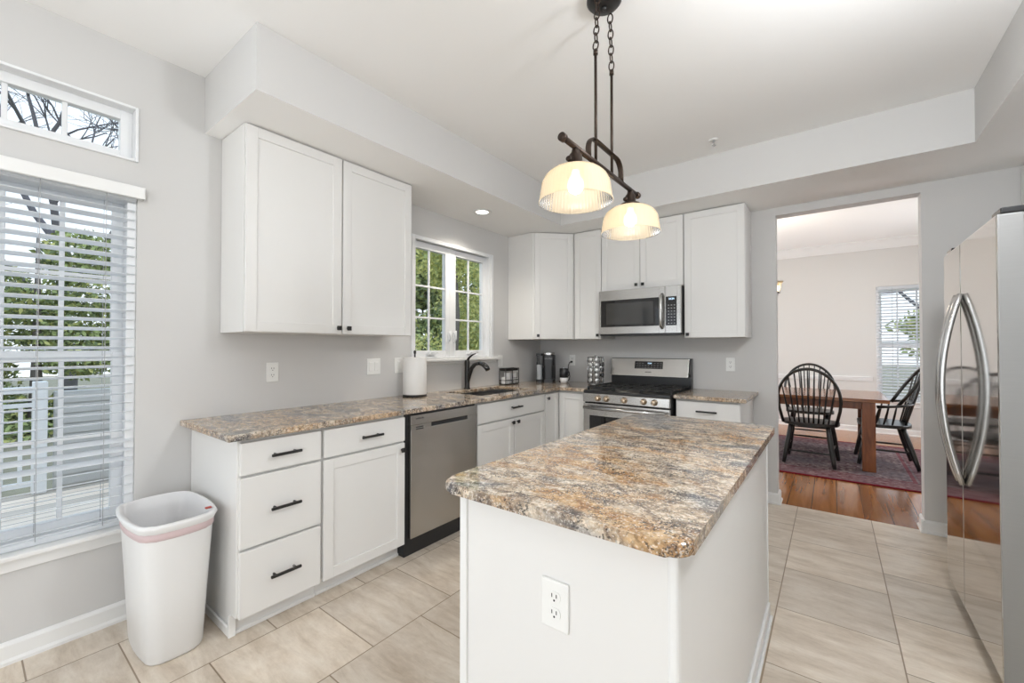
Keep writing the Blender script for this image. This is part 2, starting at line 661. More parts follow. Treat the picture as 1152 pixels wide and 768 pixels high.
def plank_mat(name, dark, mid, light, width, length, along='y', rough=0.22, gap=(0.05, 0.02, 0.01), mortar=0.003, phase=0.0):
    m = bpy.data.materials.new(name)
    m.use_nodes = True
    nt = m.node_tree
    L = nt.links
    b = nt.nodes['Principled BSDF']
    tc = nt.nodes.new('ShaderNodeTexCoord')
    sp = nt.nodes.new('ShaderNodeSeparateXYZ')
    L.new(tc.outputs['Object'], sp.inputs[0])
    cb = nt.nodes.new('ShaderNodeCombineXYZ')
    a1 = N(nt, 'ShaderNodeMath', operation='ADD')
    a2 = N(nt, 'ShaderNodeMath', operation='ADD')
    a1.inputs[1].default_value = 20 * length
    a2.inputs[1].default_value = 40 * width + phase
    L.new(sp.outputs['Y' if along == 'y' else 'X'], a1.inputs[0])
    L.new(sp.outputs['X' if along == 'y' else 'Y'], a2.inputs[0])
    L.new(a1.outputs[0], cb.inputs['X'])
    L.new(a2.outputs[0], cb.inputs['Y'])
    br = nt.nodes.new('ShaderNodeTexBrick')
    br.offset = 0.37
    br.inputs['Scale'].default_value = 1.0
    br.inputs['Brick Width'].default_value = length
    br.inputs['Row Height'].default_value = width
    br.inputs['Mortar Size'].default_value = mortar
    br.inputs['Color1'].default_value = (0.68, 0.68, 0.68, 1)
    br.inputs['Color2'].default_value = (1.25, 1.2, 1.15, 1)
    br.inputs['Mortar'].default_value = (1, 1, 1, 1)
    L.new(cb.outputs[0], br.inputs['Vector'])
    v = mapped(nt, (16, 1.3, 16) if along == 'y' else (1.3, 16, 16))
    n1 = N(nt, 'ShaderNodeTexNoise', Scale=1.0, Detail=5.0, Roughness=0.55, Distortion=0.5)
    L.new(v, n1.inputs['Vector'])
    c = ramp(nt, n1.outputs['Fac'], [(0.25, dark), (0.5, mid), (0.72, light)])
    c = mixc(nt, 1.0, c, br.outputs['Color'], 'MULTIPLY')
    c = mixc(nt, br.outputs['Fac'], c, gap)
    L.new(c, b.inputs['Base Color'])
    b.inputs['Roughness'].default_value = rough
    if rough < 0.2:
        b.inputs['Coat Weight'].default_value = 0.25
        b.inputs['Coat Roughness'].default_value = 0.16
    bp = N(nt, 'ShaderNodeBump', Strength=0.12, Distance=0.001)
    bp.invert = True
    L.new(br.outputs['Fac'], bp.inputs['Height'])
    L.new(bp.outputs['Normal'], b.inputs['Normal'])
    return m


m_woodfloor = plank_mat('orange_wood_planks', (0.24, 0.085, 0.026), (0.36, 0.145, 0.046), (0.46, 0.21, 0.075), 0.165, 1.9, phase=0.08, rough=0.19, mortar=0.0028)
m_deck = plank_mat('deck_boards', (0.68, 0.58, 0.48), (0.80, 0.72, 0.63), (0.88, 0.82, 0.74), 0.14, 3.0, rough=0.8, gap=(0.2, 0.17, 0.15), mortar=0.006)


def wood_mat(name, dark, mid, light, sc, rough=0.25):
    m = bpy.data.materials.new(name)
    m.use_nodes = True
    nt = m.node_tree
    b = nt.nodes['Principled BSDF']
    v = mapped(nt, sc)
    n1 = N(nt, 'ShaderNodeTexNoise', Scale=1.0, Detail=7.0, Roughness=0.6, Distortion=1.0)
    nt.links.new(v, n1.inputs['Vector'])
    c = ramp(nt, n1.outputs['Fac'], [(0.32, dark), (0.5, mid), (0.68, light)])
    nt.links.new(c, b.inputs['Base Color'])
    b.inputs['Roughness'].default_value = rough
    return m


m_tabletop = wood_mat('cherry_table_top', (0.16, 0.055, 0.020), (0.26, 0.10, 0.038), (0.36, 0.155, 0.06), (2, 24, 24), 0.16)
m_tableleg = wood_mat('cherry_table_leg', (0.13, 0.038, 0.012), (0.21, 0.068, 0.022), (0.27, 0.095, 0.032), (24, 24, 2), 0.3)


def rug_mat():
    m = bpy.data.materials.new('woven_rug_pattern')
    m.use_nodes = True
    nt = m.node_tree
    L = nt.links
    b = nt.nodes['Principled BSDF']
    b.inputs['Roughness'].default_value = 0.95
    b.inputs['Specular IOR Level'].default_value = 0.1
    v = mapped(nt, (1, 1, 1))
    ch = N(nt, 'ShaderNodeTexVoronoi', Scale=15.0, Randomness=0.55)
    ch.distance = 'MANHATTAN'
    L.new(v, ch.inputs['Vector'])
    n1 = N(nt, 'ShaderNodeTexNoise', Scale=24.0, Detail=6.0, Roughness=0.75)
    L.new(v, n1.inputs['Vector'])
    n2 = N(nt, 'ShaderNodeTexNoise', Scale=2.2, Detail=3.0, Distortion=1.0)
    L.new(v, n2.inputs['Vector'])
    c = ramp(nt, ch.outputs['Distance'], [(0.0, (0.42, 0.36, 0.34)), (0.14, (0.15, 0.045, 0.045)), (0.35, (0.045, 0.03, 0.045)), (0.6, (0.26, 0.20, 0.20))])
    c2 = ramp(nt, n1.outputs['Fac'], [(0.38, (0.035, 0.025, 0.035)), (0.50, (0.12, 0.05, 0.055)), (0.60, (0.42, 0.36, 0.34))])
    c = mixc(nt, 0.5, c, c2)
    f3 = ramp(nt, n2.outputs['Fac'], [(0.40, (0, 0, 0)), (0.62, (0.6, 0.6, 0.6))])
    c = mixc(nt, f3, c, (0.12, 0.11, 0.125))
    # border bands, as a distance from the rug's edge
    tc = nt.nodes.new('ShaderNodeTexCoord')
    sp = nt.nodes.new('ShaderNodeSeparateXYZ')
    L.new(tc.outputs['Object'], sp.inputs[0])

    def edge(sock, half):
        a = N(nt, 'ShaderNodeMath', operation='ABSOLUTE')
        L.new(sock, a.inputs[0])
        s = N(nt, 'ShaderNodeMath', operation='SUBTRACT')
        s.inputs[0].default_value = half
        L.new(a.outputs[0], s.inputs[1])
        return s.outputs[0]
    mn = N(nt, 'ShaderNodeMath', operation='MINIMUM')
    L.new(edge(sp.outputs['X'], 1.35), mn.inputs[0])
    L.new(edge(sp.outputs['Y'], 1.05), mn.inputs[1])
    bd = ramp(nt, mn.outputs[0], [(0.0, (0.9, 0.9, 0.9)), (0.03, (0.30, 0.30, 0.30)), (0.26, (0.0, 0.0, 0.0)), (0.28, (0.65, 0.65, 0.65)), (0.31, (0.0, 0.0, 0.0))], 'CONSTANT')
    c = mixc(nt, bd, c, (0.16, 0.025, 0.035))
    L.new(c, b.inputs['Base Color'])
    return m


m_rug = rug_mat()
m_rugedge = mat('rug_red_binding', (0.20, 0.015, 0.03), 0.9, spec=0.1)
m_grass = mat('ground_leaf_litter', (0.30, 0.28, 0.20), 0.95, vary=0.4, vscale=3.0)
m_bark = mat('grey_bark', (0.17, 0.15, 0.135), 0.9, vary=0.3, vscale=12)
m_bark2 = mat('dark_branch_bark', (0.16, 0.155, 0.17), 0.9)
m_leafs = [mat('leaves_yellow_green', (0.66, 0.66, 0.26), 0.7, spec=0.2, vary=0.35, vscale=3),
           mat('leaves_mid_green', (0.40, 0.47, 0.20), 0.7, spec=0.2, vary=0.35, vscale=3),
           mat('leaves_deep_green', (0.19, 0.24, 0.12), 0.7, spec=0.2, vary=0.35, vscale=3)]
m_rail = mat('white_deck_rail', (0.78, 0.79, 0.80), 0.5)
m_greypanel = mat('pale_grey_panel', (0.50, 0.50, 0.49), 0.7, vary=0.1, vscale=5)
m_drive = mat('pale_concrete', (0.62, 0.64, 0.66), 0.9, vary=0.1, vscale=3)

# ------------------------------------------------------------------ the room
ZC = 2.757      # kitchen ceiling
ZS = 2.45       # underside of the soffit
RX = 4.0        # right wall
YR = -10.5       # rear wall
WT = 0.12
ZD = 2.90       # dining ceiling


def S(name, mb, m, parent=None):
    return put(name, mb, m, parent, kind='structure' if parent is None else None)


b = MB()
b.box(-WT, RX + WT, YR - WT, 0.035, -0.12, 0)
S('floor', b, m_tile)
b = MB()
b.box(-WT, 4.6 + WT, 0.035, 4.26 + WT, -0.12, 0)
S('floor_dining', b, m_woodfloor)
b = MB()
b.box(-WT, RX + WT, YR - WT, WT, ZC, ZC + 0.1)
S('ceiling', b, m_ceil)
b = MB()
b.box(-WT, 4.6 + WT, WT, 4.26 + WT, ZD, ZD + 0.1)
S('ceiling_dining', b, m_ceil)


def wall_with_holes(us, zs, keep, place):
    """a wall out of grid cells: us along the wall, zs up; place maps (u, t, z) boxes; shared inner faces left out"""
    t = MB()
    t.cells(us, zs, keep, 0, WT)
    for v in t.bm.verts:
        v.co = place(v.co)
    bmesh.ops.recalc_face_normals(t.bm, faces=t.bm.faces[:])
    return t


# left wall: big window, transom over it, added twin window behind the camera, sink window
WY0, WY1 = -4.46, -3.575
KY0, KY1 = -1.885, -0.900
KZ0, KZ1 = 1.195, 2.20
us = [YR - WT, -8.2, -4.8, WY0, WY1, KY0, KY1, WT]
zs = [-0.12, 0.05, 0.445, 0.6, KZ0, 2.05, 2.10, 2.195, KZ1, 2.462, ZC + 0.1]


def keepL(i, j):
    u0, u1 = us[i], us[i + 1]
    z0, z1 = zs[j], zs[j + 1]
    if u0 >= WY0 - .001 and u1 <= WY1 + .001:
        if z0 >= 0.445 - .001 and z1 <= 2.05 + .001:
            return False
        if z0 >= 2.195 - .001 and z1 <= 2.462 + .001:
            return False
    if u0 >= KY0 - .001 and u1 <= KY1 + .001 and z0 >= KZ0 - .001 and z1 <= KZ1 + .001:
        return False
    if u0 >= -8.2 - .001 and u1 <= -4.8 + .001 and z0 >= 0.0 - .001 and z1 <= 2.10 + .001:
        return False
    return True


S('wall_left', wall_with_holes(us, zs, keepL, lambda c: Vector((-c.z, c.x, c.y))), m_wall)

# back wall with the wide opening to the dining room
D0, D1, DH = 2.337, 3.209, 2.385
usb = [0.0, D0, D1, RX + WT]
zsb = [-0.12, 0.0, DH, ZC + 0.1]
S('wall_back', wall_with_holes(usb, zsb, lambda i, j: not (i == 1 and j == 1) and not (i == 1 and j == 0), lambda c: Vector((c.x, c.z, c.y))), m_wall)
urw = [YR - WT, -8.3, -5.5, 0.0]
zrw = [-0.12, 0.4, 2.1, ZC + 0.1]
S('wall_right', wall_with_holes(urw, zrw, lambda i, j: not (i == 1 and j == 1), lambda c: Vector((RX + c.z, c.x, c.y))), m_wall)
usr = [0.0, 0.45, 3.55, RX]
zsr = [-0.12, 0.0, 2.2, ZC + 0.1]
S('wall_rear', wall_with_holes(usr, zsr, lambda i, j: not (i == 1 and j == 1), lambda c: Vector((c.x, YR - c.z, c.y))), m_wall)

# dining room walls
uf = [-WT, 3.235, 4.15, 4.6 + WT]
zf = [-0.12, 0.50, 2.20, ZD + 0.1]
S('wall_dining_far', wall_with_holes(uf, zf, lambda i, j: not (i == 1 and j == 1), lambda c: Vector((c.x, 4.26 + c.z, c.y))), m_dwall)
ud = [WT, 1.4, 3.0, 4.26]
zd = [-0.12, 0.6, 2.2, ZD + 0.1]
S('wall_dining_left', wall_with_holes(ud, zd, lambda i, j: not (i == 1 and j == 1), lambda c: Vector((-c.z, c.x, c.y))), m_dwall)
ud2 = [WT, 1.6, 3.2, 4.26]
S('wall_dining_right', wall_with_holes(ud2, zd, lambda i, j: not (i == 1 and j == 1), lambda c: Vector((4.6 + c.z, c.x, c.y))), m_dwall)
b = MB()
b.box(RX + WT, 4.6 + WT, 0.0, WT, -0.12, ZD + 0.1)
S('wall_dining_return', b, m_dwall)
b = MB()
b.box(-WT, 4.6, 0.06, WT, ZC + 0.1, ZD + 0.1)
S('wall_dining_front_top', b, m_dwall)

# soffit: sides in wall paint, underside in ceiling paint
SX, SY, SBY, SRX = 0.655, -3.302, -0.64, 3.354
xs = [0, SX, SRX, RX]
ys = [YR, SY, SBY, 0]
b = MB()
b.cells(xs, ys, lambda i, j: (j == 2) or (i == 0 and j == 1) or i == 2, ZS, ZC)
bmesh.ops.recalc_face_normals(b.bm, faces=b.bm.faces[:])
for f in b.bm.faces:
    f.material_index = 1 if abs(f.normal.z) > 0.5 else 0
S('ceiling_soffit', b, [m_wall, m_ceil])

# baseboards


def bb_profile(b, x0, x1, y0, y1, M=None):
    b.box(x0, x1, y0, y1, 0, 0.072, 0.002, M)


def baseboard(name, mk):
    b = MB()
    for (p, q, nrm) in mk:
        # p->q along the wall foot, nrm pointing into the room
        p, q, nrm = Vector((*p, 0)), Vector((*q, 0)), Vector((*nrm, 0))
        prof = [(0, 0), (0.024, 0), (0.024, 0.012), (0.015, 0.022), (0.014, 0.074), (0.008, 0.084), (0, 0.088)]
        t = bmesh.new()
        A = [t.verts.new(p + nrm * a + Vector((0, 0, z))) for a, z in prof]
        B = [t.verts.new(q + nrm * a + Vector((0, 0, z))) for a, z in prof]
        n = len(prof)
        for i in range(n):
            t.faces.new((A[i], A[(i + 1) % n], B[(i + 1) % n], B[i]))
        t.faces.new(A)
        t.faces.new(B[::-1])
        b.merge(t)
    S(name, b, m_trim)


baseboard('baseboard_left', [((0, -3.36), (0, YR), (1, 0))])
baseboard('baseboard_back', [((2.175, 0), (D0 + 0.02, 0), (0, -1)), ((D0, -0.02), (D0, WT + .02), (1, 0)), ((D1 - 0.02, 0), (RX, 0), (0, -1)), ((D1, -0.02), (D1, WT + .02), (-1, 0))])
baseboard('baseboard_rear', [((0, YR), (0.45, YR), (0, 1)), ((3.55, YR), (RX, YR), (0, 1))])
baseboard('baseboard_dining', [((0, 4.26), (4.6, 4.26), (0, -1)), ((0, WT), (0, 4.26), (1, 0)), ((4.6, WT), (4.6, 4.26), (-1, 0))])
b = MB()
for z0, z1, d in ((0.775, 0.795, 0.018), (0.795, 0.825, 0.028), (0.825, 0.842, 0.036)):
    b.box(0, 3.19, 4.26 - d, 4.26, z0, z1, 0.003)
    b.box(4.20, 4.6, 4.26 - d, 4.26, z0, z1, 0.003)
S('trim_1', b, m_trim)
b = MB()
t = [(0, 0), (0.02, 0), (0.035, 0.03), (0.09, 0.10), (0.12, 0.115), (0.12, 0.135), (0, 0.135)]
tb = bmesh.new()
A = [tb.verts.new((0, 4.26 - a, ZD - 0.135 + z)) for a, z in t]
B = [tb.verts.new((4.6, 4.26 - a, ZD - 0.135 + z)) for a, z in t]
for i in range(len(t)):
    tb.faces.new((A[i], A[(i + 1) % len(t)], B[(i + 1) % len(t)], B[i]))
tb.faces.new(A)
tb.faces.new(B[::-1])
b.merge(tb)
S('trim_2', b, m_trim)
# ------------------------------------------------------------------ windows
def frame_rect(b, M, u0, u1, z0, z1, w, d0, d1, bv=0.002):
    """rectangular frame of member width w in local (u, depth, z)"""
    b.box(u0, u0 + w, d0, d1, z0, z1, bv, M)
    b.box(u1 - w, u1, d0, d1, z0, z1, bv, M)
    b.box(u0 + w, u1 - w, d0, d1, z0, z0 + w, bv, M)
    b.box(u0 + w, u1 - w, d0, d1, z1 - w, z1, bv, M)


def W_root(name, loc):
    o = bpy.data.objects.new(name, None)
    COL.objects.link(o)
    o.location = loc
    o['kind'] = 'structure'
    return o


ML = FX(0, 0)
# window_1: double-hung behind the blind
w1 = W_root('window_1', (0, -4.02, 0.445))
b = MB()
frame_rect(b, ML, WY0, WY1, 0.445, 2.05, 0.035, -0.11, -0.015)
put('window_frame', b, m_vinyl, w1)
b = MB()
frame_rect(b, ML, WY0 + .035, WY1 - .035, 0.48, 1.27, 0.042, -0.085, -0.055)
put('lower_sash', b, m_vinyl, w1)
b = MB()
frame_rect(b, ML, WY0 + .035, WY1 - .035, 1.235, 2.015, 0.042, -0.108, -0.085)
put('upper_sash', b, m_vinyl, w1)
b = MB()
yy = [-3.817 - 0.175 * k for k in range(3)]
for y in yy:
    b.box(y - .009, y + .009, -0.101, -0.091, 1.27, 1.98, 0.002, ML)
    b.box(y - .009, y + .009, -0.075, -0.065, 0.52, 1.235, 0.002, ML)
b.box(WY0 + .07, WY1 - .07, -0.1015, -0.0905, 1.62, 1.638, 0.002, ML)
b.box(WY0 + .07, WY1 - .07, -0.0755, -0.0645, 0.87, 0.888, 0.002, ML)
put('muntin_grid', b, m_vinyl, w1)
b = MB()
b.box(WY0 + .07, WY1 - .07, -0.098, -0.094, 1.27, 1.98, 0, ML)
b.box(WY0 + .07, WY1 - .07, -0.072, -0.068, 0.52, 1.235, 0, ML)
put('window_pane', b, m_glass, w1)
b = MB()
b.box(WY0 - .05, WY1 + .045, -0.02, 0.055, 0.428, 0.447, 0.004, ML, seg=2)
b.box(WY0 - .03, WY1 + .030, 0.0, 0.016, 0.372, 0.428, 0.003, ML)
put('window_sill', b, m_trim, w1)
# window_2: transom
w2 = W_root('window_2', (0, -4.02, 2.195))
b = MB()
frame_rect(b, ML, WY0, WY1, 2.195, 2.462, 0.012, -0.1, 0.012)
frame_rect(b, ML, WY0 + .012, WY1 - .012, 2.207, 2.450, 0.045, -0.095, -0.05)
put('window_frame', b, m_vinyl, w2)
b = MB()
for y in yy:
    b.box(y - .009, y + .009, -0.08, -0.062, 2.25, 2.41, 0.002, ML)
put('muntin_grid', b, m_vinyl, w2)
b = MB()
b.box(WY0 + .05, WY1 - .05, -0.073, -0.069, 2.25, 2.41, 0, ML)
put('window_pane', b, m_glass, w2)
# window_3: sink casement pair
w3 = W_root('window_3', (0, -1.43, KZ0))
b = MB()
frame_rect(b, ML, KY0, KY1, KZ0, KZ1, 0.012, -0.11, -0.005)
b.box(-1.416, -1.384, -0.11, -0.045, KZ0 + .01, KZ1 - .01, 0.002, ML)
b.box(-1.892, -1.853, -0.006, 0.010, KZ0 - .004, KZ1 + .012, 0.002, ML)
b.box(-0.930, -0.862, -0.006, 0.010, KZ0 - .004, KZ1 + .012, 0.002, ML)
b.box(-0.905, -0.885, -0.002, 0.016, KZ0 - .004, KZ1 + .012, 0.002, ML)
b.box(-1.853, -0.930, -0.006, 0.010, KZ1 - .020, KZ1 + .012, 0.002, ML)
put('window_frame', b, m_vinyl, w3)
for u0, u1, nm in ((KY0 + .005, -1.408, 'l'), (-1.392, KY1 - .005, 'r')):
    b = MB()
    frame_rect(b, ML, u0, u1, KZ0 + .012, KZ1 - .018, 0.056, -0.095, -0.048)
    sash = put('casement_sash', b, m_vinyl, w3)
    b = MB()
    uc = (u0 + u1) / 2
    b.box(uc - .008, uc + .008, -0.078, -0.062, KZ0 + .065, KZ1 - .070, 0.002, ML)
    for z in (1.544, 1.812):
        b.box(u0 + .052, u1 - .052, -0.0785, -0.0612, z - .008, z + .008, 0.002, ML)
    put('muntin_grid', b, m_vinyl, sash)
    b = MB()
    b.box(u0 + .052, u1 - .052, -0.072, -0.068, KZ0 + .065, KZ1 - .070, 0, ML)
    put('window_pane', b, m_glass, sash)
    b = MB()
    b.box(uc - .045, uc + .045, -0.045, -0.012, KZ0 + .03, KZ0 + .052, 0.006, ML, seg=2)
    b.tube([(uc - .02, -0.014, KZ0 + .05), (uc + .01, 0.008, KZ0 + .058), (uc + .05, 0.012, KZ0 + .05)], 0.006, 8, ML)
    put('crank_handle', b, m_vinyl, sash)
    b = MB()
    ul = -1.435 if nm == 'l' else -1.365
    b.box(ul - .011, ul + .011, -0.045, -0.030, 1.33, 1.43, 0.004, ML)
    b.tube([(ul, -0.03, 1.345), (ul, -0.012, 1.37), (ul, -0.014, 1.44)], 0.007, 8, ML)
    put('sash_latch', b, m_vinyl, sash)
b = MB()
b.box(KY0 - .02, KY1 + .115, -0.04, 0.045, KZ0 - .028, KZ0 - .004, 0.006, ML, seg=2)
b.box(KY0 - .01, KY1 + .08, 0.0, 0.012, KZ0 - .05, KZ0 - .028, 0.003, ML)
put('window_sill', b, m_trim, w3)
# unseen twin window and glass door, added to frame the fill lights
w4 = W_root('added_window_4', (0, -6.7, 0.6))
b = MB()
frame_rect(b, ML, -8.2, -4.8, 0.05, 2.1, 0.05, -0.1, 0.0)
b.box(-6.54, -6.46, -0.1, 0.0, 0.05, 2.1, 0.002, ML)
put('window_frame', b, m_vinyl, w4)
d1 = W_root('added_door_1', (2.0, YR, 0))
b = MB()
MR = Matrix(((1, 0, 0, 0), (0, 1, 0, YR), (0, 0, 1, 0), (0, 0, 0, 1)))
frame_rect(b, MR, 0.45, 3.55, 0.0, 2.2, 0.06, -0.1, 0.0)
b.box(1.95, 2.05, -0.09, -0.01, 0.06, 2.14, 0.002, MR)
put('door_frame', b, m_vinyl, d1)
# dining windows
w5 = W_root('window_5', (3.69, 4.26, 0.5))
MF = FY(0, 4.26)
b = MB()
frame_rect(b, MF, 3.235, 4.15, 0.50, 2.20, 0.035, -0.11, -0.02)
b.box(3.27, 4.115, -0.1, -0.05, 1.30, 1.35, 0.002, MF)
frame_rect(b, MF, 3.27, 4.115, 0.535, 1.32, 0.035, -0.09, -0.06)
frame_rect(b, MF, 3.27, 4.115, 1.33, 2.165, 0.035, -0.11, -0.09)
put('window_frame', b, m_vinyl, w5)
b = MB()
for u in (3.48, 3.69, 3.90):
    b.box(u - .009, u + .009, -0.08, -0.07, 0.56, 2.14, 0.002, MF)
put('muntin_grid', b, m_vinyl, w5)
b = MB()
b.box(3.29, 4.10, -0.078, -0.074, 0.55, 2.15, 0, MF)
put('window_pane', b, m_glass, w5)
b = MB()
b.box(3.19, 4.2, 0.0, 0.05, 0.475, 0.50, 0.004, MF)
b.box(3.21, 4.18, 0.0, 0.016, 0.41, 0.475, 0.003, MF)
put('window_sill', b, m_trim, w5)
for nm, M, u0, u1 in (('added_window_6', ML, 1.4, 3.0), ('added_window_7', Matrix(((0, -1, 0, 4.6), (1, 0, 0, 0), (0, 0, 1, 0), (0, 0, 0, 1))), 1.6, 3.2), ('added_window_8', Matrix(((0, -1, 0, 4.0), (1, 0, 0, 0), (0, 0, 1, 0), (0, 0, 0, 1))), -8.3, -5.5)):  # unseen side windows of dining room and kitchen, added for the fill lights
    ww = W_root(nm, (0 if nm == 'added_window_6' else (4.6 if nm == 'added_window_7' else 4.0), (u0 + u1) / 2, 0.6))
    b = MB()
    frame_rect(b, M, u0, u1, 0.6 if nm != 'added_window_8' else 0.4, 2.2 if nm != 'added_window_8' else 2.1, 0.05, -0.1, 0.0)
    b.box((u0 + u1) / 2 - .03, (u0 + u1) / 2 + .03, -0.1, 0, 0.6, 2.2, 0.002, M)
    put('window_frame', b, m_vinyl, ww)


def blind(name, label, M, u0, u1, z0, z1, dep, tilt, odd=(), cords=(), valance=None, base=(0, 0, 0), pitch=0.044):
    """dep: depth of the slat centre line (negative = inside the reveal)"""
    root = thing(name, label, 'blind', base)
    b = MB()
    z = z0 + 0.05
    while z < z1 - 0.04:
        tl = tilt
        for (a, c, t2) in odd:
            if a <= z <= c:
                tl = t2
        h = 0.024
        ca, sa = math.cos(tl), math.sin(tl)
        # outer edge is at -h, room edge at +h ; slight crown in the middle
        pr = [(-h, 0), (-h * .4, .0018), (h * .4, .0018), (h, 0), (h, -.0022), (h * .4, -.0004), (-h * .4, -.0004), (-h, -.0022)]
        t = bmesh.new()
        A = [t.verts.new((u0 + .004, dep + p * ca - q * sa, z + p * sa + q * ca)) for p, q in pr]
        B = [t.verts.new((u1 - .004, dep + p * ca - q * sa, z + p * sa + q * ca)) for p, q in pr]
        n = len(pr)
        for i in range(n):
            t.faces.new((A[i], A[(i + 1) % n], B[(i + 1) % n], B[i]))
        t.faces.new(A)
        t.faces.new(B[::-1])
        b.merge(t, M)
        z += pitch
    put('slats', b, m_slat, root)
    b = MB()
    b.box(u0 + .002, u1 - .002, dep - .027, dep + .027, z1 - .045, z1 - 0.001, 0.002, M)
    put('headrail', b, m_slat, root)
    b = MB()
    b.box(u0 + .004, u1 - .004, dep - .025, dep + .025, z0 + .006, z0 + .026, 0.004, M)
    put('bottom_rail', b, m_slat, root)
    if valance:
        a, c, v0, v1, pr_ = valance
        b = MB()
        b.box(a, c, dep + .03, pr_, v0, v1, 0.004, M, seg=2)
        b.box(a, a + .012, 0.0, pr_ - .002, v0, v1, 0.001, M)
        b.box(c - .012, c, 0.0, pr_ - .002, v0, v1, 0.001, M)
        put('valance', b, m_trim, root)
    for u in cords:
        b = MB()
        b.tube([(u, dep + .0275, z0 + .02), (u, dep + .0275, z1 - .02)], 0.0012, 5, M)
        b.tube([(u, dep - .0275, z0 + .02), (u, dep - .0275, z1 - .02)], 0.0012, 5, M)
        put('ladder_cord', b, m_cord, root)
    return root


blind('window_blind', 'white slatted blind with a flat valance over the tall window left of the bin', ML,
      WY0 + .004, WY1 - .004, 0.449, 2.048, -0.018 + 0.004, 0.25, odd=((0.735, 0.875, -0.34),),
      cords=(-3.687, -3.894, -4.12, -4.34), valance=(WY0 - .03, WY1 + .022, 2.012, 2.070, 0.038), base=(0, -4.02, 0.449))
blind('window_blind', 'white slatted blind in the dining room window behind the black armchair', MF,
      3.245, 4.14, 0.503, 2.196, -0.022, -0.42, cords=(3.42, 3.69, 3.96), base=(3.69, 4.26, 0.503), pitch=0.046)

# ------------------------------------------------------------------ cabinets
def knob(parent, M, u, z):
    b = MB()
    b.tube([(u, 0, z), (u, 0.018, z)], 0.0055, 8, M)
    b.box(u - .0135, u + .0135, 0.016, 0.027, z - .0135, z + .0135, 0.003, M, seg=2)
    return put('knob', b, m_black, parent)


def pull(parent, M, u, z, L=0.138):
    b = MB()
    for s in (-1, 1):
        b.tube([(u + s * L * .33, 0, z), (u + s * L * .33, 0.028, z)], 0.0055, 8, M)
    b.box(u - L / 2, u + L / 2, 0.024, 0.035, z - .0065, z + .0065, 0.002, M)
    return put('handle', b, m_black, parent)


def shaker(M, u0, u1, z0, z1, rail=0.055, th=0.019):
    """door front; local y 0 = its front face, the thickness goes behind"""
    b = MB()
    bv = 0.0018
    b.box(u0, u0 + rail, -th, 0, z0, z1, bv, M)
    b.box(u1 - rail, u1, -th, 0, z0, z1, bv, M)
    b.box(u0 + rail - .001, u1 - rail + .001, -th, 0, z0, z0 + rail, bv, M)
    b.box(u0 + rail - .001, u1 - rail + .001, -th, 0, z1 - rail, z1, bv, M)
    b.box(u0 + rail - .003, u1 - rail + .003, -th + .003, -0.0075, z0 + rail - .003, z1 - rail + .003, 0, M)
    return b


def slab(M, u0, u1, z0, z1, th=0.019):
    b = MB()
    b.box(u0, u1, -th, 0, z0, z1, 0.0025, M, seg=2)
    return b


FXC = 0.60     # carcass front of the left run
FFX = 0.62     # door front of the left run
MLb = FX(FFX, 0)
KZ = 0.098     # underside of the doors


def carcass_left(root, y0, y1, end=None, z1=0.884, open_top=False):
    b = MB()
    if open_top:
        b.box(0.004, FXC, y0, y1, 0.10, 0.65, 0.001)
        b.box(0.004, FXC, y0, y0 + .018, 0.65, z1, 0.001)
        b.box(0.004, FXC, y1 - .018, y1, 0.65, z1, 0.001)
        b.box(FXC - .018, FXC, y0 + .018, y1 - .018, 0.65, z1, 0.001)
    else:
        b.box(0.004, FXC, y0, y1, 0.10, z1, 0.001)
    put('carcass', b, m_gap if end is None else m_cab, root)
    b = MB()
    b.box(0.004, 0.545, y0, y1, 0.0, 0.10, 0.001)
    b.box(0.545, 0.556, y0, y1, 0.0, 0.018, 0.004)
    put('toe_kick', b, m_cab, root)


# drawer stack, with the exposed end panel
r1 = thing('drawer_cabinet', 'white three-drawer base cabinet at the near end of the wall counter, beside the bin', 'cabinet', (0.3, -3.155, 0))
carcass_left(r1, -3.332, -2.964)
b = MB()
b.prism([(0.004, 0), (0.552, 0), (0.552, 0.098), (FFX - .016, 0.098), (FFX - .016, 0.883), (0.004, 0.883)], 0, 0.017, 0.001,
        Matrix(((1, 0, 0, 0), (0, 0, 1, -3.349), (0, 1, 0, 0), (0, 0, 0, 1))))
put('end_panel', b, m_cab, r1)
b = MB()
b.box(0.03, 0.552, -3.361, -3.349, 0.0, 0.045, 0.004)
b.box(0.552, 0.560, -3.361, -3.332, 0.0, 0.10, 0.001)
put('toe_molding', b, m_trim, r1)
for z0, z1 in ((0.722, 0.866), (0.396, 0.710), (KZ - .006, 0.384)):
    dr = put('drawer', slab(MLb, -3.340, -2.972, z0, z1), m_cab, r1)
    pull(dr, MLb, -3.152, (z0 + z1) / 2 if z1 > .8 else (z0 + z1) / 2 - (0.005 if z1 > .5 else 0))

r2 = thing('base_cabinet', 'white base cabinet with one drawer over one panelled door, left of the dishwasher', 'cabinet', (0.3, -2.70, 0))
carcass_left(r2, -2.962, -2.436)
dr = put('drawer', slab(MLb, -2.956, -2.442, 0.722, 0.866), m_cab, r2)
pull(dr, MLb, -2.684, 0.795)
dd = put('door', shaker(MLb, -2.956, -2.442, KZ - .006, 0.710), m_cab, r2)
knob(dd, MLb, -2.468, 0.672)

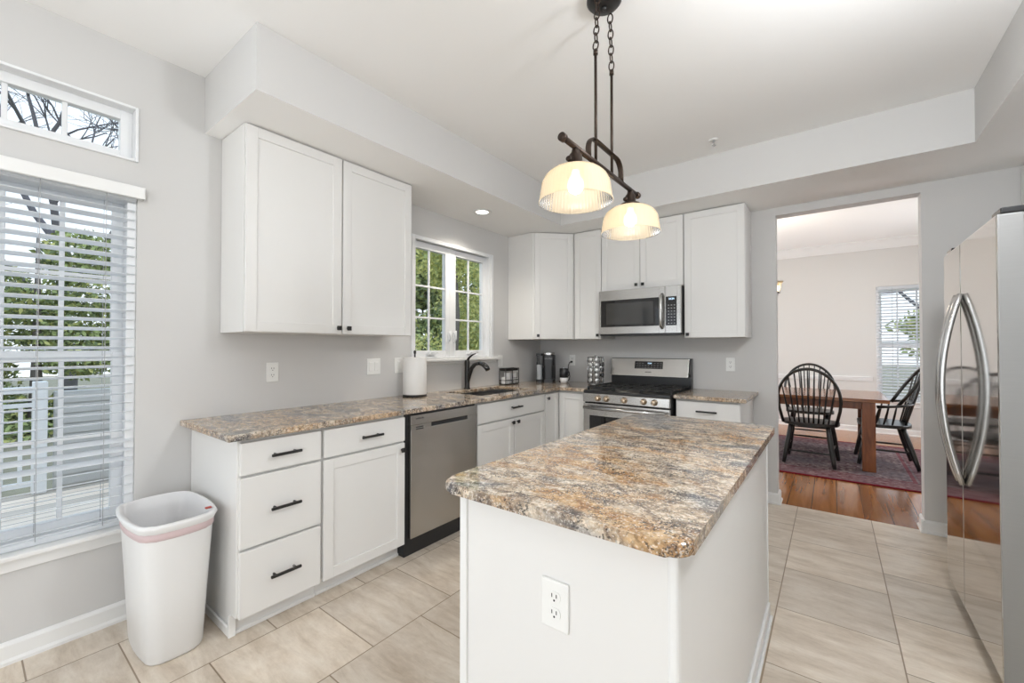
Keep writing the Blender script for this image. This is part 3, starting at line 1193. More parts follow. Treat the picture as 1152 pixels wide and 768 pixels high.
r3 = thing('sink_cabinet', 'white sink base cabinet with two panelled doors under the window', 'cabinet', (0.3, -1.32, 0))
carcass_left(r3, -1.786, -0.862, open_top=True)
dr = put('false_drawer_front', slab(MLb, -1.778, -0.868, 0.722, 0.866), m_cab, r3)
pull(dr, MLb, -1.318, 0.803)
dd = put('door', shaker(MLb, -1.778, -1.330, KZ, 0.710), m_cab, r3)
knob(dd, MLb, -1.360, 0.68)
dd = put('door', shaker(MLb, -1.322, -0.868, KZ, 0.710), m_cab, r3)
knob(dd, MLb, -1.292, 0.68)

r4 = thing('corner_cabinet', 'white L-shaped corner base cabinet with a folding door, left of the range', 'cabinet', (0.3, -0.3, 0))
b = MB()
b.cells([0.004, FXC, 0.902], [-0.858, -0.60, -0.004], lambda i, j: not (i == 1 and j == 0), 0.10, 0.884, 0.001)
put('carcass', b, m_gap, r4)
b = MB()
b.cells([0.004, 0.545, 0.902], [-0.858, -0.545, -0.004], lambda i, j: not (i == 1 and j == 0), 0.0, 0.10, 0.001)
put('toe_kick', b, m_cab, r4)
MB_ = FY(0, -0.62)
dd = put('door', shaker(MLb, -0.854, -0.624, KZ, 0.862), m_cab, r4)
knob(dd, MLb, -0.826, 0.824)
dd = put('door', shaker(MB_, 0.624, 0.896, KZ, 0.862), m_cab, r4)

r5 = thing('drawer_cabinet', 'narrow white base cabinet with a drawer between the range and the dining opening', 'cabinet', (1.93, -0.3, 0))
b = MB()
b.box(1.70, 2.160, -0.60, -0.004, 0.10, 0.884, 0.001)
put('carcass', b, m_gap, r5)
b = MB()
b.box(1.70, 2.150, -0.545, -0.004, 0.0, 0.10, 0.001)
put('toe_kick', b, m_cab, r5)
b = MB()
b.box(2.146, 2.165, -0.612, -0.004, 0.0, 0.883, 0.001)
put('end_panel', b, m_cab, r5)
dr = put('drawer', slab(MB_, 1.706, 2.158, 0.722, 0.866), m_cab, r5)
pull(dr, MB_, 1.935, 0.797, 0.15)
dd = put('door', shaker(MB_, 1.706, 2.158, KZ, 0.710), m_cab, r5)
knob(dd, MB_, 1.73, 0.68)

# upper cabinets
UZ0, UZ1 = 1.372, 2.447
MLu = FX(0.327, 0)
r6 = thing('wall_cabinet', 'tall white two-door wall cabinet hung left of the sink window', 'cabinet', (0.15, -2.687, UZ0))
b = MB()
b.box(0.003, 0.307, -3.221, -2.153, UZ0, UZ1, 0.001)
put('carcass', b, m_cab, r6)
dd = put('door', shaker(MLu, -3.218, -2.690, UZ0 + .002, UZ1 - .006), m_cab, r6)
knob(dd, MLu, -2.715, UZ0 + .036)
dd = put('door', shaker(MLu, -2.680, -2.156, UZ0 + .002, UZ1 - .006), m_cab, r6)
knob(dd, MLu, -2.650, UZ0 + .036)

r7 = thing('corner_wall_cabinet', 'white diagonal wall cabinet in the corner above the coffee maker', 'cabinet', (0.15, -0.15, UZ0))
b = MB()
b.prism([(0.003, -0.003), (0.003, -0.612), (0.310, -0.612), (0.612, -0.310), (0.612, -0.003)], UZ0, UZ1, 0.001)
put('carcass', b, m_cab, r7)
s2 = math.sqrt(0.5)
# frame on the diagonal face: local x along (1,1), outward (1,-1)
o_ = Vector((0.310, -0.612, 0)) + Vector((s2, -s2, 0)) * 0.020
MD = Matrix(((s2, s2, 0, o_.x), (s2, -s2, 0, o_.y), (0, 0, 1, 0), (0, 0, 0, 1)))
dl = 0.302 * math.sqrt(2)
dd = put('door', shaker(MD, 0.018, dl - .016, UZ0 + .002, UZ1 - .006), m_cab, r7)
knob(dd, MD, 0.05, UZ0 + .036)

MBu = FY(0, -0.327)
r8 = thing('wall_cabinet', 'narrow white one-door wall cabinet between the corner unit and the microwave', 'cabinet', (0.77, -0.15, UZ0))
b = MB()
b.box(0.616, 0.922, -0.307, -0.003, UZ0, UZ1, 0.001)
put('carcass', b, m_cab, r8)
dd = put('door', shaker(MBu, 0.632, 0.919, UZ0 + .002, UZ1 - .006), m_cab, r8)
knob(dd, MBu, 0.890, UZ0 + .036)

r9 = thing('wall_cabinet', 'short white two-door wall cabinet directly above the microwave', 'cabinet', (1.30, -0.15, 1.83))
b = MB()
b.box(0.926, 1.688, -0.307, -0.003, 1.826, UZ1, 0.001)
put('carcass', b, m_cab, r9)
dd = put('door', shaker(MBu, 0.928, 1.304, 1.828, UZ1 - .006), m_cab, r9)
knob(dd, MBu, 1.276, 1.866)
dd = put('door', shaker(MBu, 1.309, 1.686, 1.828, UZ1 - .006), m_cab, r9)
knob(dd, MBu, 1.338, 1.866)

r10 = thing('wall_cabinet', 'white one-door wall cabinet right of the microwave', 'cabinet', (1.92, -0.15, UZ0))
b = MB()
b.box(1.692, 2.158, -0.307, -0.003, UZ0, UZ1, 0.001)
put('carcass', b, m_cab, r10)
dd = put('door', shaker(MBu, 1.695, 2.156, UZ0 + .002, UZ1 - .006), m_cab, r10)
knob(dd, MBu, 1.724, UZ0 + .030)

r11 = thing('wall_cabinet', 'white cabinet above the refrigerator, at the right edge of the view', 'cabinet', (3.83, -0.7, 2.12))
b = MB()
b.box(3.69, RX - .003, -1.85, -0.005, 2.10, UZ1, 0.001)
put('carcass', b, m_cab, r11)
MRt = Matrix(((0, -1, 0, 3.67), (1, 0, 0, 0), (0, 0, 1, 0), (0, 0, 0, 1)))
for u0, u1 in ((-0.46, -0.01), (-0.925, -0.47), (-1.385, -0.935), (-1.845, -1.395)):
    put('door', shaker(MRt, u0, u1, 2.104, UZ1 - .006), m_cab, r11)

# ------------------------------------------------------------------ countertops
b = MB()
b.cells([0.002, 0.125, 0.52, 0.65, 0.908], [-3.399, -1.63, -0.93, -0.65, -0.002],
        lambda i, j: (i < 3 or j == 3) and not (i == 1 and j == 1), 0.8845, 0.914, 0.005)
tag(put('countertop', b, m_granite), 'long L-shaped speckled granite countertop along the window wall', 'countertop')
b = MB()
b.prism(rrect(1.690, 2.205, -0.65, -0.002, 0.012, 3), 0.8845, 0.914, 0.005)
tag(put('countertop', b, m_granite), 'short granite countertop piece right of the range', 'countertop')
b = MB()
b.prism(rrect(1.802, 2.482, -3.262, -1.712, 0.045, 8), 0.884, 0.914, 0.009, seg=4)
tag(put('countertop', b, m_granite_i), 'polished gold and grey granite top with rounded corners on the island', 'countertop')

# island
r12 = thing('kitchen_island', 'white kitchen island cabinet with an outlet in its near end', 'island', (2.14, -2.48, 0))
b = MB()
b.box(1.862, 2.440, -3.205, -1.735, 0.10, 0.884, 0.001)
b.box(1.93, 2.440, -3.205, -1.735, 0.0, 0.10, 0.001)
put('carcass', b, m_cab, r12)
b = MB()
b.box(1.872, 2.436, -3.216, -3.205, 0.0, 0.883, 0.001)
put('end_panel', b, m_cab, r12)
b = MB()
b.box(1.846, 1.872, -3.222, -3.19, 0.0, 0.883, 0.0015)
put('corner_trim', b, m_trim, r12)
b = MB()
b.prism(rrect(2.430, 2.452, -3.224, -3.195, 0.008, 3), 0.0, 0.883, 0.001)
put('corner_trim', b, m_trim, r12)
b = MB()
b.box(2.440, 2.446, -3.195, -1.70, 0.0, 0.883, 0.001)
put('side_panel', b, m_cab, r12)
b = MB()
b.box(2.425, 2.449, -1.735, -1.712, 0.0, 0.883, 0.003)
put('corner_trim', b, m_trim, r12)
b = MB()
b.box(2.446, 2.457, -3.20, -1.735, 0.0, 0.075, 0.004)
b.box(2.457, 2.468, -3.20, -1.735, 0.0, 0.018, 0.005)
put('base_molding', b, m_trim, r12)
MIl = Matrix(((0, -1, 0, 1.846), (1, 0, 0, 0), (0, 0, 1, 0), (0, 0, 0, 1)))
for u0, u1 in ((-3.18, -2.47), (-2.46, -1.75)):
    dd = put('door', shaker(MIl, u0, u1, 0.104, 0.710, th=0.014), m_cab, r12)
    dr = put('drawer', slab(MIl, u0, u1, 0.722, 0.866, th=0.014), m_cab, r12)
    pull(dr, MIl, (u0 + u1) / 2, 0.795)
# ------------------------------------------------------------------ outlets and switches
def outlet(M, u, z, label, kind='outlet', w=0.072, h=0.117, gangs=1, name='wall_outlet', cat='outlet'):
    p = M @ Vector((u, 0, z))
    root = thing(name, label, cat, p)
    b = MB()
    b.box(u - w / 2, u + w / 2, 0.0, 0.006, z - h / 2, z + h / 2, 0.003, M, seg=2)
    put('cover_plate', b, m_plate, root)
    if kind == 'outlet':
        for s in (-1, 1):
            b = MB()
            cz = z + s * 0.0195
            pts = []
            for k in range(20):
                a = 2 * math.pi * k / 20
                pts.append((u + 0.0172 * math.cos(a), cz + max(-0.0135, min(0.0135, 0.0172 * math.sin(a)))))
            M2 = M @ Matrix(((1, 0, 0, 0), (0, 0, 1, 0), (0, 1, 0, 0), (0, 0, 0, 1)))
            b.prism(pts, 0.005, 0.008, 0.0, M2)
            rc = put('receptacle', b, m_plate, root)
            b = MB()
            b.box(u - .0075, u - .005, 0.0078, 0.0083, cz - .001, cz + .008, 0, M)
            b.box(u + .005, u + .0075, 0.0078, 0.0083, cz - .001, cz + .008, 0, M)
            b.prism([(u + .0025 * math.cos(2 * math.pi * k / 10), cz - .0075 + .0028 * math.sin(2 * math.pi * k / 10)) for k in range(10)], 0.0078, 0.0083, 0, M2)
            put('slots', b, m_slot, rc)
    else:
        for g in range(gangs):
            uu = u + (g - (gangs - 1) / 2) * 0.046
            b = MB()
            b.box(uu - .0165, uu + .0165, 0.004, 0.009, z - .033, z + .033, 0.002, M)
            put('rocker', b, m_plate, root)
    return root


outlet(ML, -2.947, 1.142, 'white duplex outlet on the wall under the tall wall cabinet')
outlet(ML, -2.240, 1.150, 'white double switch plate on the wall left of the paper towels', 'switch', 0.116, 0.117, 2, 'light_switch', 'switch')
outlet(ML, -2.010, 1.150, 'white plate on the wall partly hidden behind the paper towel roll', 'switch', 0.09, 0.117, 1, 'light_switch', 'switch')
outlet(ML, -0.745, 1.150, 'narrow white switch plate right of the sink window, above the wire caddy', 'switch', 0.072, 0.117, 1, 'light_switch', 'switch')
outlet(FY(0, 0), 0.423, 1.150, 'white outlet behind the mug with a black plug in it')
outlet(FY(0, 0), 1.994, 1.140, 'white outlet on the back wall above the short countertop')
outlet(FY(0, -3.216), 2.163, 0.672, 'white duplex outlet with dark slots on the near end of the island', w=0.076, h=0.117)

# ------------------------------------------------------------------ dishwasher
dw = thing('dishwasher', 'stainless steel dishwasher with pocket handle under the wall counter', 'dishwasher', (0.3, -2.105, 0))
b = MB()
b.box(0.02, 0.60, -2.432, -1.79, 0.0, 0.878, 0.001)
put('tub_body', b, m_blackp, dw)
b = MB()
M = MLb
b.box(-2.405, -1.800, -0.018, 0.012, 0.112, 0.782, 0.003, M, seg=2)
b.box(-2.405, -1.800, -0.018, 0.012, 0.808, 0.868, 0.003, M, seg=2)
b.box(-2.405, -2.24, -0.018, 0.012, 0.782, 0.808, 0, M)
b.box(-1.90, -1.800, -0.018, 0.012, 0.782, 0.808, 0, M)
put('door', b, m_steel_dw, dw)
b = MB()
b.box(-2.24, -1.90, -0.018, -0.012, 0.782, 0.808, 0, M)
b.box(-2.24, -1.90, -0.012, 0.010, 0.806, 0.809, 0, M)
put('pocket_handle', b, m_blackp, dw)
b = MB()
for k in range(2):
    b.box(-2.365, -2.305, 0.0118, 0.0128, 0.778 + k * 0.012, 0.784 + k * 0.012, 0, M)
put('vent_slots', b, m_slot, dw)
b = MB()
b.box(-2.43, -1.79, -0.07, -0.045, 0.002, 0.108, 0.001, M)
put('kick_plate', b, m_blackp, dw)
MT = MLb @ Matrix(((1, 0, 0, -2.335), (0, 0, 1, 0.0122), (0, 1, 0, 0.846), (0, 0, 0, 1)))
text_mesh('brand_lettering', 'SAMSUNG', 0.014, MT, m_slot, dw)

# ------------------------------------------------------------------ range
rg = thing('gas_range', 'stainless gas range with black cooktop and raised control backguard', 'stove', (1.295, -0.33, 0))
X0, X1 = 0.916, 1.684
b = MB()
b.box(X0, X1, -0.655, -0.01, 0.03, 0.895, 0.002)
b.box(X0 + .03, X1 - .03, -0.60, -0.05, 0.0, 0.03, 0.0)
put('body', b, m_blackp, rg)
MG = FY(0, -0.66)
b = MB()
b.box(X0 + .002, X1 - .002, 0.0, 0.042, 0.806, 0.884, 0.006, MG, seg=2)
cp_ = put('control_panel', b, m_steel, rg)
for x in (1.066, 1.146, 1.306, 1.472, 1.560):
    b = MB()
    Mk = Matrix(((1, 0, 0, x), (0, 0, -1, -0.702), (0, 1, 0, 0.845), (0, 0, 0, 1)))
    b.lathe([(0, 0), (0.026, 0), (0.026, 0.006), (0.021, 0.010), (0.019, 0.032), (0.016, 0.035), (0, 0.035)], seg=20, M=Mk)
    b.box(-0.004, 0.004, -0.019, 0.019, 0.033, 0.042, 0.002, Mk)
    put('knob', b, m_brass, cp_)
b = MB()
b.box(X0 + .004, X1 - .004, 0.0, 0.035, 0.195, 0.795, 0.004, MG, seg=2)
od = put('oven_door', b, m_steel, rg)
b = MB()
b.box(X0 + .065, X1 - .065, 0.034, 0.037, 0.30, 0.690, 0.001, MG)
put('oven_window', b, m_blackglass, od)
b = MB()
zH = 0.762
b.tube([(X0 + .03, 0.085, zH), (X1 - .03, 0.085, zH)], 0.014, 14, MG)
for x in (X0 + .05, X1 - .05):
    b.tube([(x, 0.03, zH), (x, 0.085, zH)], 0.011, 10, MG)
put('oven_handle', b, m_steel, od)
b = MB()
b.box(X0 + .004, X1 - .004, 0.0, 0.035, 0.035, 0.188, 0.004, MG, seg=2)
put('storage_drawer', b, m_steel, rg)
b = MB()
b.box(X0, X1, -0.690, -0.045, 0.884, 0.908, 0.006, seg=2)
ct = put('cooktop', b, m_blackp, rg)
b = MB()
for cx in (X0 + .135, (X0 + X1) / 2, X1 - .135):
    w = 0.118
    for gx in (cx - w, cx + w):
        b.box(gx - .006, gx + .006, -0.63, -0.09, 0.925, 0.940, 0.003)
    for gy in (-0.625, -0.36, -0.095):
        b.box(cx - w, cx + w, gy - .006, gy + .006, 0.925, 0.940, 0.003)
    for gy in (-0.49, -0.225):
        b.box(cx - .095, cx + .095, gy - .005, gy + .005, 0.928, 0.943, 0.002)
        b.box(cx - .005, cx + .005, gy - .11, gy + .11, 0.928, 0.943, 0.002)
    for gx in (cx - w, cx + w):
        for gy in (-0.62, -0.36, -0.10):
            b.box(gx - .007, gx + .007, gy - .007, gy + .007, 0.907, 0.930, 0)
put('burner_grate', b, m_rubber, ct)
for cx, cy in ((X0 + .135, -0.49), (X0 + .135, -0.225), ((X0 + X1) / 2, -0.36), (X1 - .135, -0.49), (X1 - .135, -0.225)):
    b = MB()
    b.lathe([(0, 0.906), (0.045, 0.906), (0.045, 0.914), (0.032, 0.916), (0.032, 0.921), (0, 0.922)], (cx, cy, 0), 20)
    put('burner_cap', b, m_black, ct)
b = MB()
Mb = Matrix(((0, 0, 1, 0), (1, 0, 0, 0), (0, 1, 0, 0), (0, 0, 0, 1)))   # outline (y, z) extruded in x
b.prism([(-0.012, 0.895), (-0.075, 0.895), (-0.075, 1.02), (-0.085, 1.03), (-0.100, 1.045), (-0.060, 1.186), (-0.012, 1.186)], X0, X1, 0.002, Mb)
put('backguard_body', b, m_blackp, rg)
b = MB()
b.prism([(-0.090, 1.010), (-0.114, 1.016), (-0.073, 1.182), (-0.050, 1.184)], X0 + .004, X1 - .018, 0.001, Mb)
bg_ = put('backguard_panel', b, m_steel, rg)
# display sits on the slanted face
sl = Vector((0, 0.041, 0.166)).normalized()
nn = Vector((0, -0.166, 0.041)).normalized()
o_ = Vector((1.30, -0.0942, 1.097)) + nn * 0.0022
MDp = Matrix(((1, nn.x, sl.x, o_.x), (0, nn.y, sl.y, o_.y), (0, nn.z, sl.z, o_.z), (0, 0, 0, 1)))
b = MB()
b.box(-0.135, 0.135, -0.004, 0.0012, -0.012, 0.060, 0.001, MDp)
dsp = put('display', b, m_blackglass, bg_)
b = MB()
for k in range(9):
    for q in range(3):
        if 3 <= k <= 5 and q == 2:
            continue
        b.box(-0.122 + k * 0.029, -0.106 + k * 0.029, 0.0008, 0.0016, -0.004 + q * 0.021, -0.0005 + q * 0.021, 0, MDp)
put('touch_key_marks', b, m_logo, dsp)
m_led = mat('clock_led', (0.5, 0.7, 0.9), 0.4, emit=(0.6, 0.8, 1.0), es=1.5)
text_mesh('clock_digits', '10:24', 0.018, MDp @ Matrix(((1, 0, 0, 0.01), (0, 0, 1, 0.0014), (0, 1, 0, 0.040), (0, 0, 0, 1))), m_led, dsp)
text_mesh('brand_lettering', 'SAMSUNG', 0.013, MDp @ Matrix(((1, 0, 0, 0), (0, 0, 1, 0.0004), (0, 1, 0, -0.045), (0, 0, 0, 1))), m_slot, bg_)

# ------------------------------------------------------------------ microwave
mw = thing('microwave', 'stainless over-the-range microwave with black glass door', 'microwave', (1.31, -0.2, 1.40))
MX0, MX1, MZ0, MZ1 = 0.930, 1.686, 1.402, 1.822
b = MB()
b.box(MX0, MX1, -0.37, -0.004, MZ0, MZ1, 0.002)
put('body', b, m_blackp, mw)
MM = FY(0, -0.37)
b = MB()
xs0 = 1.553


def ringface(b, x0, x1, z0, z1, hx0, hx1, hz0, hz1, d):
    b.box(x0, hx0, 0.0, d, z0, z1, 0.002, MM)
    b.box(hx1, x1, 0.0, d, z0, z1, 0.002, MM)
    b.box(hx0 - .002, hx1 + .002, 0.0, d, z0, hz0, 0.002, MM)
    b.box(hx0 - .002, hx1 + .002, 0.0, d, hz1, z1, 0.002, MM)


ringface(b, MX0, xs0 - .001, MZ0 + .012, MZ1, MX0 + .022, 1.500, 1.482, 1.728, 0.028)
md = put('door', b, m_steel, mw)
b = MB()
b.box(MX0 + .018, 1.505, 0.002, 0.0265, 1.478, 1.732, 0.001, MM)
put('door_glass', b, m_blackglass, md)
b = MB()
b.box(MX0 + .075, 1.452, 0.0266, 0.0275, 1.503, 1.700, 0.0, MM)
m_mwin = mat('tinted_window_mesh', (0.030, 0.030, 0.029), 0.06, spec=0.8)
put('viewing_window', b, m_mwin, md)
b = MB()
zz = [1.455, 1.47, 1.50, 1.55, 1.605, 1.66, 1.71, 1.74, 1.755]
oo = [0.026, 0.055, 0.066, 0.072, 0.074, 0.072, 0.066, 0.055, 0.026]
b.tube([(1.528, o2, z2) for z2, o2 in zip(zz, oo)], 0.013, 12, MM, flat=(1.0, 0.7))
put('handle', b, m_steel, md)
b = MB()
ringface(b, xs0, MX1, MZ0 + .012, MZ1, xs0 + .008, 1.650, 1.482, 1.728, 0.028)
cp2 = put('control_panel', b, m_steel, mw)
b = MB()
b.box(xs0 + .006, 1.653, 0.002, 0.0275, 1.480, 1.730, 0.001, MM)
cg = put('touch_glass', b, m_blackglass, cp2)
b = MB()
for i in range(3):
    for j in range(7):
        b.box(1.578 + i * .024, 1.590 + i * .024, 0.0272, 0.028, 1.495 + j * .026, 1.502 + j * .026, 0, MM)
put('touch_key_marks', b, m_logo, cg)
text_mesh('clock_digits', '10:24', 0.022, MM @ Matrix(((1, 0, 0, 1.607), (0, 0, 1, 0.0278), (0, 1, 0, 1.708), (0, 0, 0, 1))), m_led, cg)
b = MB()
b.box(MX0 + .01, MX1 - .01, 0.0, 0.018, MZ0 - .004, MZ0 + .010, 0.001, MM)
put('vent_grille', b, m_blackp, mw)

# ------------------------------------------------------------------ refrigerator
fr = thing('refrigerator', 'tall side-by-side stainless refrigerator with long curved handles', 'refrigerator', (3.6, -1.345, 0))
FXd, FY0, FY1 = 3.185, -1.795, -0.885
b = MB()
b.box(FXd + .075, 3.975, FY0, FY1, 0.035, 1.765, 0.003)
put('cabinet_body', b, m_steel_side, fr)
MFr = Matrix(((0, -1, 0, FXd), (1, 0, 0, 0), (0, 0, 1, 0), (0, 0, 0, 1)))
ysplit = -1.245
for u0, u1, hu in ((FY0, ysplit - .003, ysplit - .036), (ysplit + .003, FY1, ysplit + .036)):
    b = MB()
    b.box(u0, u1, -0.070, 0, 0.075, 1.782, 0.006, MFr, seg=3)
    b.bm.normal_update()
    for f in b.bm.faces:
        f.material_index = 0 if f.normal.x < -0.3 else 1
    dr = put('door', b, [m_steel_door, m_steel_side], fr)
    b = MB()
    pts = []
    for k in range(17):
        t = k / 16
        z = 0.66 + t * 0.88
        pts.append((hu, 0.006 + 0.066 * (math.sin(math.pi * t) ** 0.85 if 0 < t < 1 else 0), z))
    b.tube(pts, 0.018, 14, MFr, flat=(1.1, 0.72))
    put('handle', b, m_handle, dr)
for u in (FY0 + .06, FY1 - .06):
    b = MB()
    b.box(u - .055, u + .055, -0.125, -0.012, 1.783, 1.806, 0.005, MFr, seg=2)
    put('hinge_cover', b, m_blackp, fr)
b = MB()
b.box(FY0 + .01, FY1 - .01, -0.12, -0.035, 0.012, 0.072, 0.003, MFr)
put('base_grille', b, m_blackp, fr)
for u in (FY0 + .05, FY1 - .05):
    for x in (-0.13, -0.7):
        b = MB()
        b.lathe([(0, 0), (0.022, 0), (0.022, 0.012), (0.012, 0.016), (0.012, 0.04), (0, 0.04)], (0, 0, 0), 14,
                Matrix.Translation((FXd - x, u, 0)))
        put('leveling_foot', b, m_rubber, fr)
# ------------------------------------------------------------------ sink and faucet
sk = thing('kitchen_sink', 'stainless undermount double sink in the counter under the window', 'sink', (0.32, -1.28, 0.70))
b = MB()
for y0, y1 in ((-1.632, -1.295), (-1.265, -0.928)):
    x0, x1, zt, zb = 0.123, 0.522, 0.8835, 0.70
    w = 0.004
    b.box(x0 - w, x0, y0, y1, zb, zt)
    b.box(x1, x1 + w, y0, y1, zb, zt)
    b.box(x0, x1, y0 - w, y0, zb, zt)
    b.box(x0, x1, y1, y1 + w, zb, zt)
    b.box(x0 - w, x1 + w, y0 - w, y1 + w, zb - w, zb)
b.box(0.119, 0.526, -1.291, -1.269, 0.860, 0.872)
bowl = put('bowl', b, m_sink, sk)
for y in (-1.46, -1.10):
    b = MB()
    b.lathe([(0, 0.7005), (0.042, 0.7005), (0.042, 0.703), (0.03, 0.704), (0.025, 0.701), (0, 0.701)], (0.32, y, 0), 20)
    put('drain', b, m_chrome, bowl)
fc = thing('kitchen_faucet', 'black single-lever pull-out faucet behind the sink', 'faucet', (0.062, -1.30, 0.914))
b = MB()
b.lathe([(0, 0), (0.030, 0), (0.030, 0.008), (0.024, 0.014), (0.023, 0.20), (0.025, 0.245), (0.018, 0.262), (0, 0.265)], (0.062, -1.30, 0.914), 20)
put('body', b, m_black, fc)
b = MB()
b.tube([(0.070, -1.30, 0.975), (0.090, -1.30, 1.045), (0.120, -1.30, 1.105), (0.165, -1.30, 1.143), (0.215, -1.30, 1.152)],
       [0.016, 0.019, 0.018, 0.017, 0.018], 14)
put('spout', b, m_black, fc)
b = MB()
b.tube([(0.210, -1.30, 1.152), (0.255, -1.30, 1.142), (0.295, -1.30, 1.115), (0.310, -1.30, 1.092)], [0.019, 0.022, 0.024, 0.021], 14)
put('spray_head', b, mat('gloss_black', (0.02, 0.02, 0.02), 0.12, spec=0.7), fc)
b = MB()
b.tube([(0.062, -1.30, 1.165), (0.085, -1.30, 1.195), (0.125, -1.30, 1.222), (0.165, -1.30, 1.236)], [0.014, 0.011, 0.008, 0.006], 10, flat=(1.2, 0.8))
put('lever_handle', b, m_black, fc)

# ------------------------------------------------------------------ things on the counters
ZT = 0.9145
pt = thing('paper_towel_holder', 'upright black paper towel stand holding a full white roll', 'paper towel holder', (0.128, -1.957, ZT))
b = MB()
b.lathe([(0, 0), (0.092, 0), (0.092, 0.010), (0.088, 0.014), (0, 0.014)], (0.128, -1.957, ZT), 32)
put('base', b, m_black, pt)
b = MB()
b.tube([(0.128, -1.957, ZT + .01), (0.128, -1.957, ZT + .335)], 0.006, 10)
b.lathe([(0, 0.325), (0.009, 0.328), (0.010, 0.345), (0.007, 0.352), (0, 0.354)], (0.128, -1.957, ZT), 12)
put('rod', b, m_black, pt)
pr_ = MB()
pr_.lathe([(0.020, 0.016), (0.0885, 0.016), (0.090, 0.02), (0.090, 0.296), (0.0885, 0.300), (0.020, 0.300), (0.020, 0.016)], (0.128, -1.957, ZT), 40)
tag(put('paper_towel_roll', pr_, m_paper), 'full white paper towel roll standing on the black holder', 'paper towels')

# wire caddy with folded white sachets
cd = thing('wire_caddy', 'small black wire caddy of white packets below the narrow switch plate', 'caddy', (0.075, -0.69, ZT))
cx0, cx1, cy0, cy1, ch = 0.035, 0.115, -0.80, -0.58, 0.165
b = MB()
rr = 0.004
for z in (0.006, 0.045, 0.162):
    b.tube([(cx0, cy0, ZT + z), (cx1, cy0, ZT + z), (cx1, cy1, ZT + z), (cx0, cy1, ZT + z)], rr, 6, closed=True)
for x, y in ((cx0, cy0), (cx1, cy0), (cx1, cy1), (cx0, cy1), (cx1, (cy0 + cy1) / 2)):
    b.tube([(x, y, ZT + .004), (x, y, ZT + ch)], rr, 6)
for k in range(1, 7):
    y = cy0 + (cy1 - cy0) * k / 7
    b.tube([(cx1, y, ZT + .006), (cx1, y, ZT + .045)], 0.002, 5)
b.box(cx0, cx1, cy0, cy1, ZT + .002, ZT + .006)
b.box(cx0, cx1 - .006, cy0 + .002, cy1 - .002, ZT + .138, ZT + .16, 0.002)
put('frame', b, m_black, cd)
b = MB()
b.box(cx1 - .004, cx1 + .001, -0.685, -0.600, ZT + .062, ZT + .066)
b.box(cx1 - .004, cx1 + .001, -0.685, -0.681, ZT + .062, ZT + .14)
b.box(cx1 - .004, cx1 + .001, -0.604, -0.600, ZT + .062, ZT + .12)
put('front_bracket', b, m_black, cd)
random.seed(4)
k = 0
for (y0, y1, h) in ((-0.785, -0.745, 0.075), (-0.742, -0.700, 0.120), (-0.678, -0.610, 0.112)):
    b = MB()
    b.box(cx0 + .012, cx1 - .014, y0, y1, ZT + .0065, ZT + h, 0.005, seg=2)
    tag(put('packet', b, m_white), ('low white packet at the left end of the wire caddy', 'tall white packet in the middle of the wire caddy', 'wide white packet at the right end of the wire caddy')[k], 'packet', 'packets in the wire caddy')
    k += 1

# coffee maker
cm = thing('coffee_maker', 'black single-serve coffee maker with clear side tank in the counter corner', 'coffee maker', (0.20, -0.20, ZT))
ang = R(28)
MC = Matrix.Translation((0.235, -0.20, ZT)) @ Matrix.Rotation(ang, 4, 'Z')


b = MB()
b.prism([(x, y) for x, y in rrect(-0.055, 0.075, -0.13, 0.12, 0.03, 5)], 0.0, 0.035, 0.004, MC)
b.prism([(x, y) for x, y in rrect(-0.055, 0.075, 0.0, 0.12, 0.03, 5)], 0.035, 0.20, 0.004, MC)
b.prism([(x, y) for x, y in rrect(-0.055, 0.075, -0.10, 0.12, 0.035, 5)], 0.18, 0.295, 0.006, MC)
b.prism([(x, y) for x, y in rrect(-0.045, 0.065, -0.095, -0.0, 0.03, 5)], 0.035, 0.18, 0.0, MC)
put('body', b, m_blackp, cm)
b = MB()
b.prism([(x, y) for x, y in rrect(-0.050, 0.070, -0.095, 0.08, 0.04, 6)], 0.295, 0.318, 0.008, MC, seg=3)
put('lid', b, m_steel, cm)
b = MB()
b.prism([(x, y) for x, y in rrect(-0.125, -0.060, -0.07, 0.11, 0.02, 5)], 0.022, 0.285, 0.003, MC)
tk = put('water_tank', b, m_tank, cm)
b = MB()
b.prism([(x, y) for x, y in rrect(-0.122, -0.063, -0.067, 0.107, 0.02, 5)], 0.03, 0.19, 0.0, MC)
put('water', b, mat('tank_water', (0.66, 0.67, 0.67), 0.05, spec=0.5), tk)
b = MB()
b.prism([(x, y) for x, y in rrect(-0.128, -0.057, -0.073, 0.113, 0.02, 5)], 0.285, 0.308, 0.004, MC)
put('tank_lid', b, m_blackp, cm)
b = MB()
b.prism([(x, y) for x, y in rrect(-0.128, -0.050, -0.073, 0.113, 0.02, 5)], 0.0, 0.022, 0.003, MC)
put('tank_base', b, m_blackp, cm)
text_mesh('brand_lettering', 'KEURIG', 0.024, MC @ Matrix(((1, 0, 0, 0.010), (0, 0, -1, -0.1005), (0, 1, 0, 0.255), (0, 0, 0, 1))), m_logo, cm)

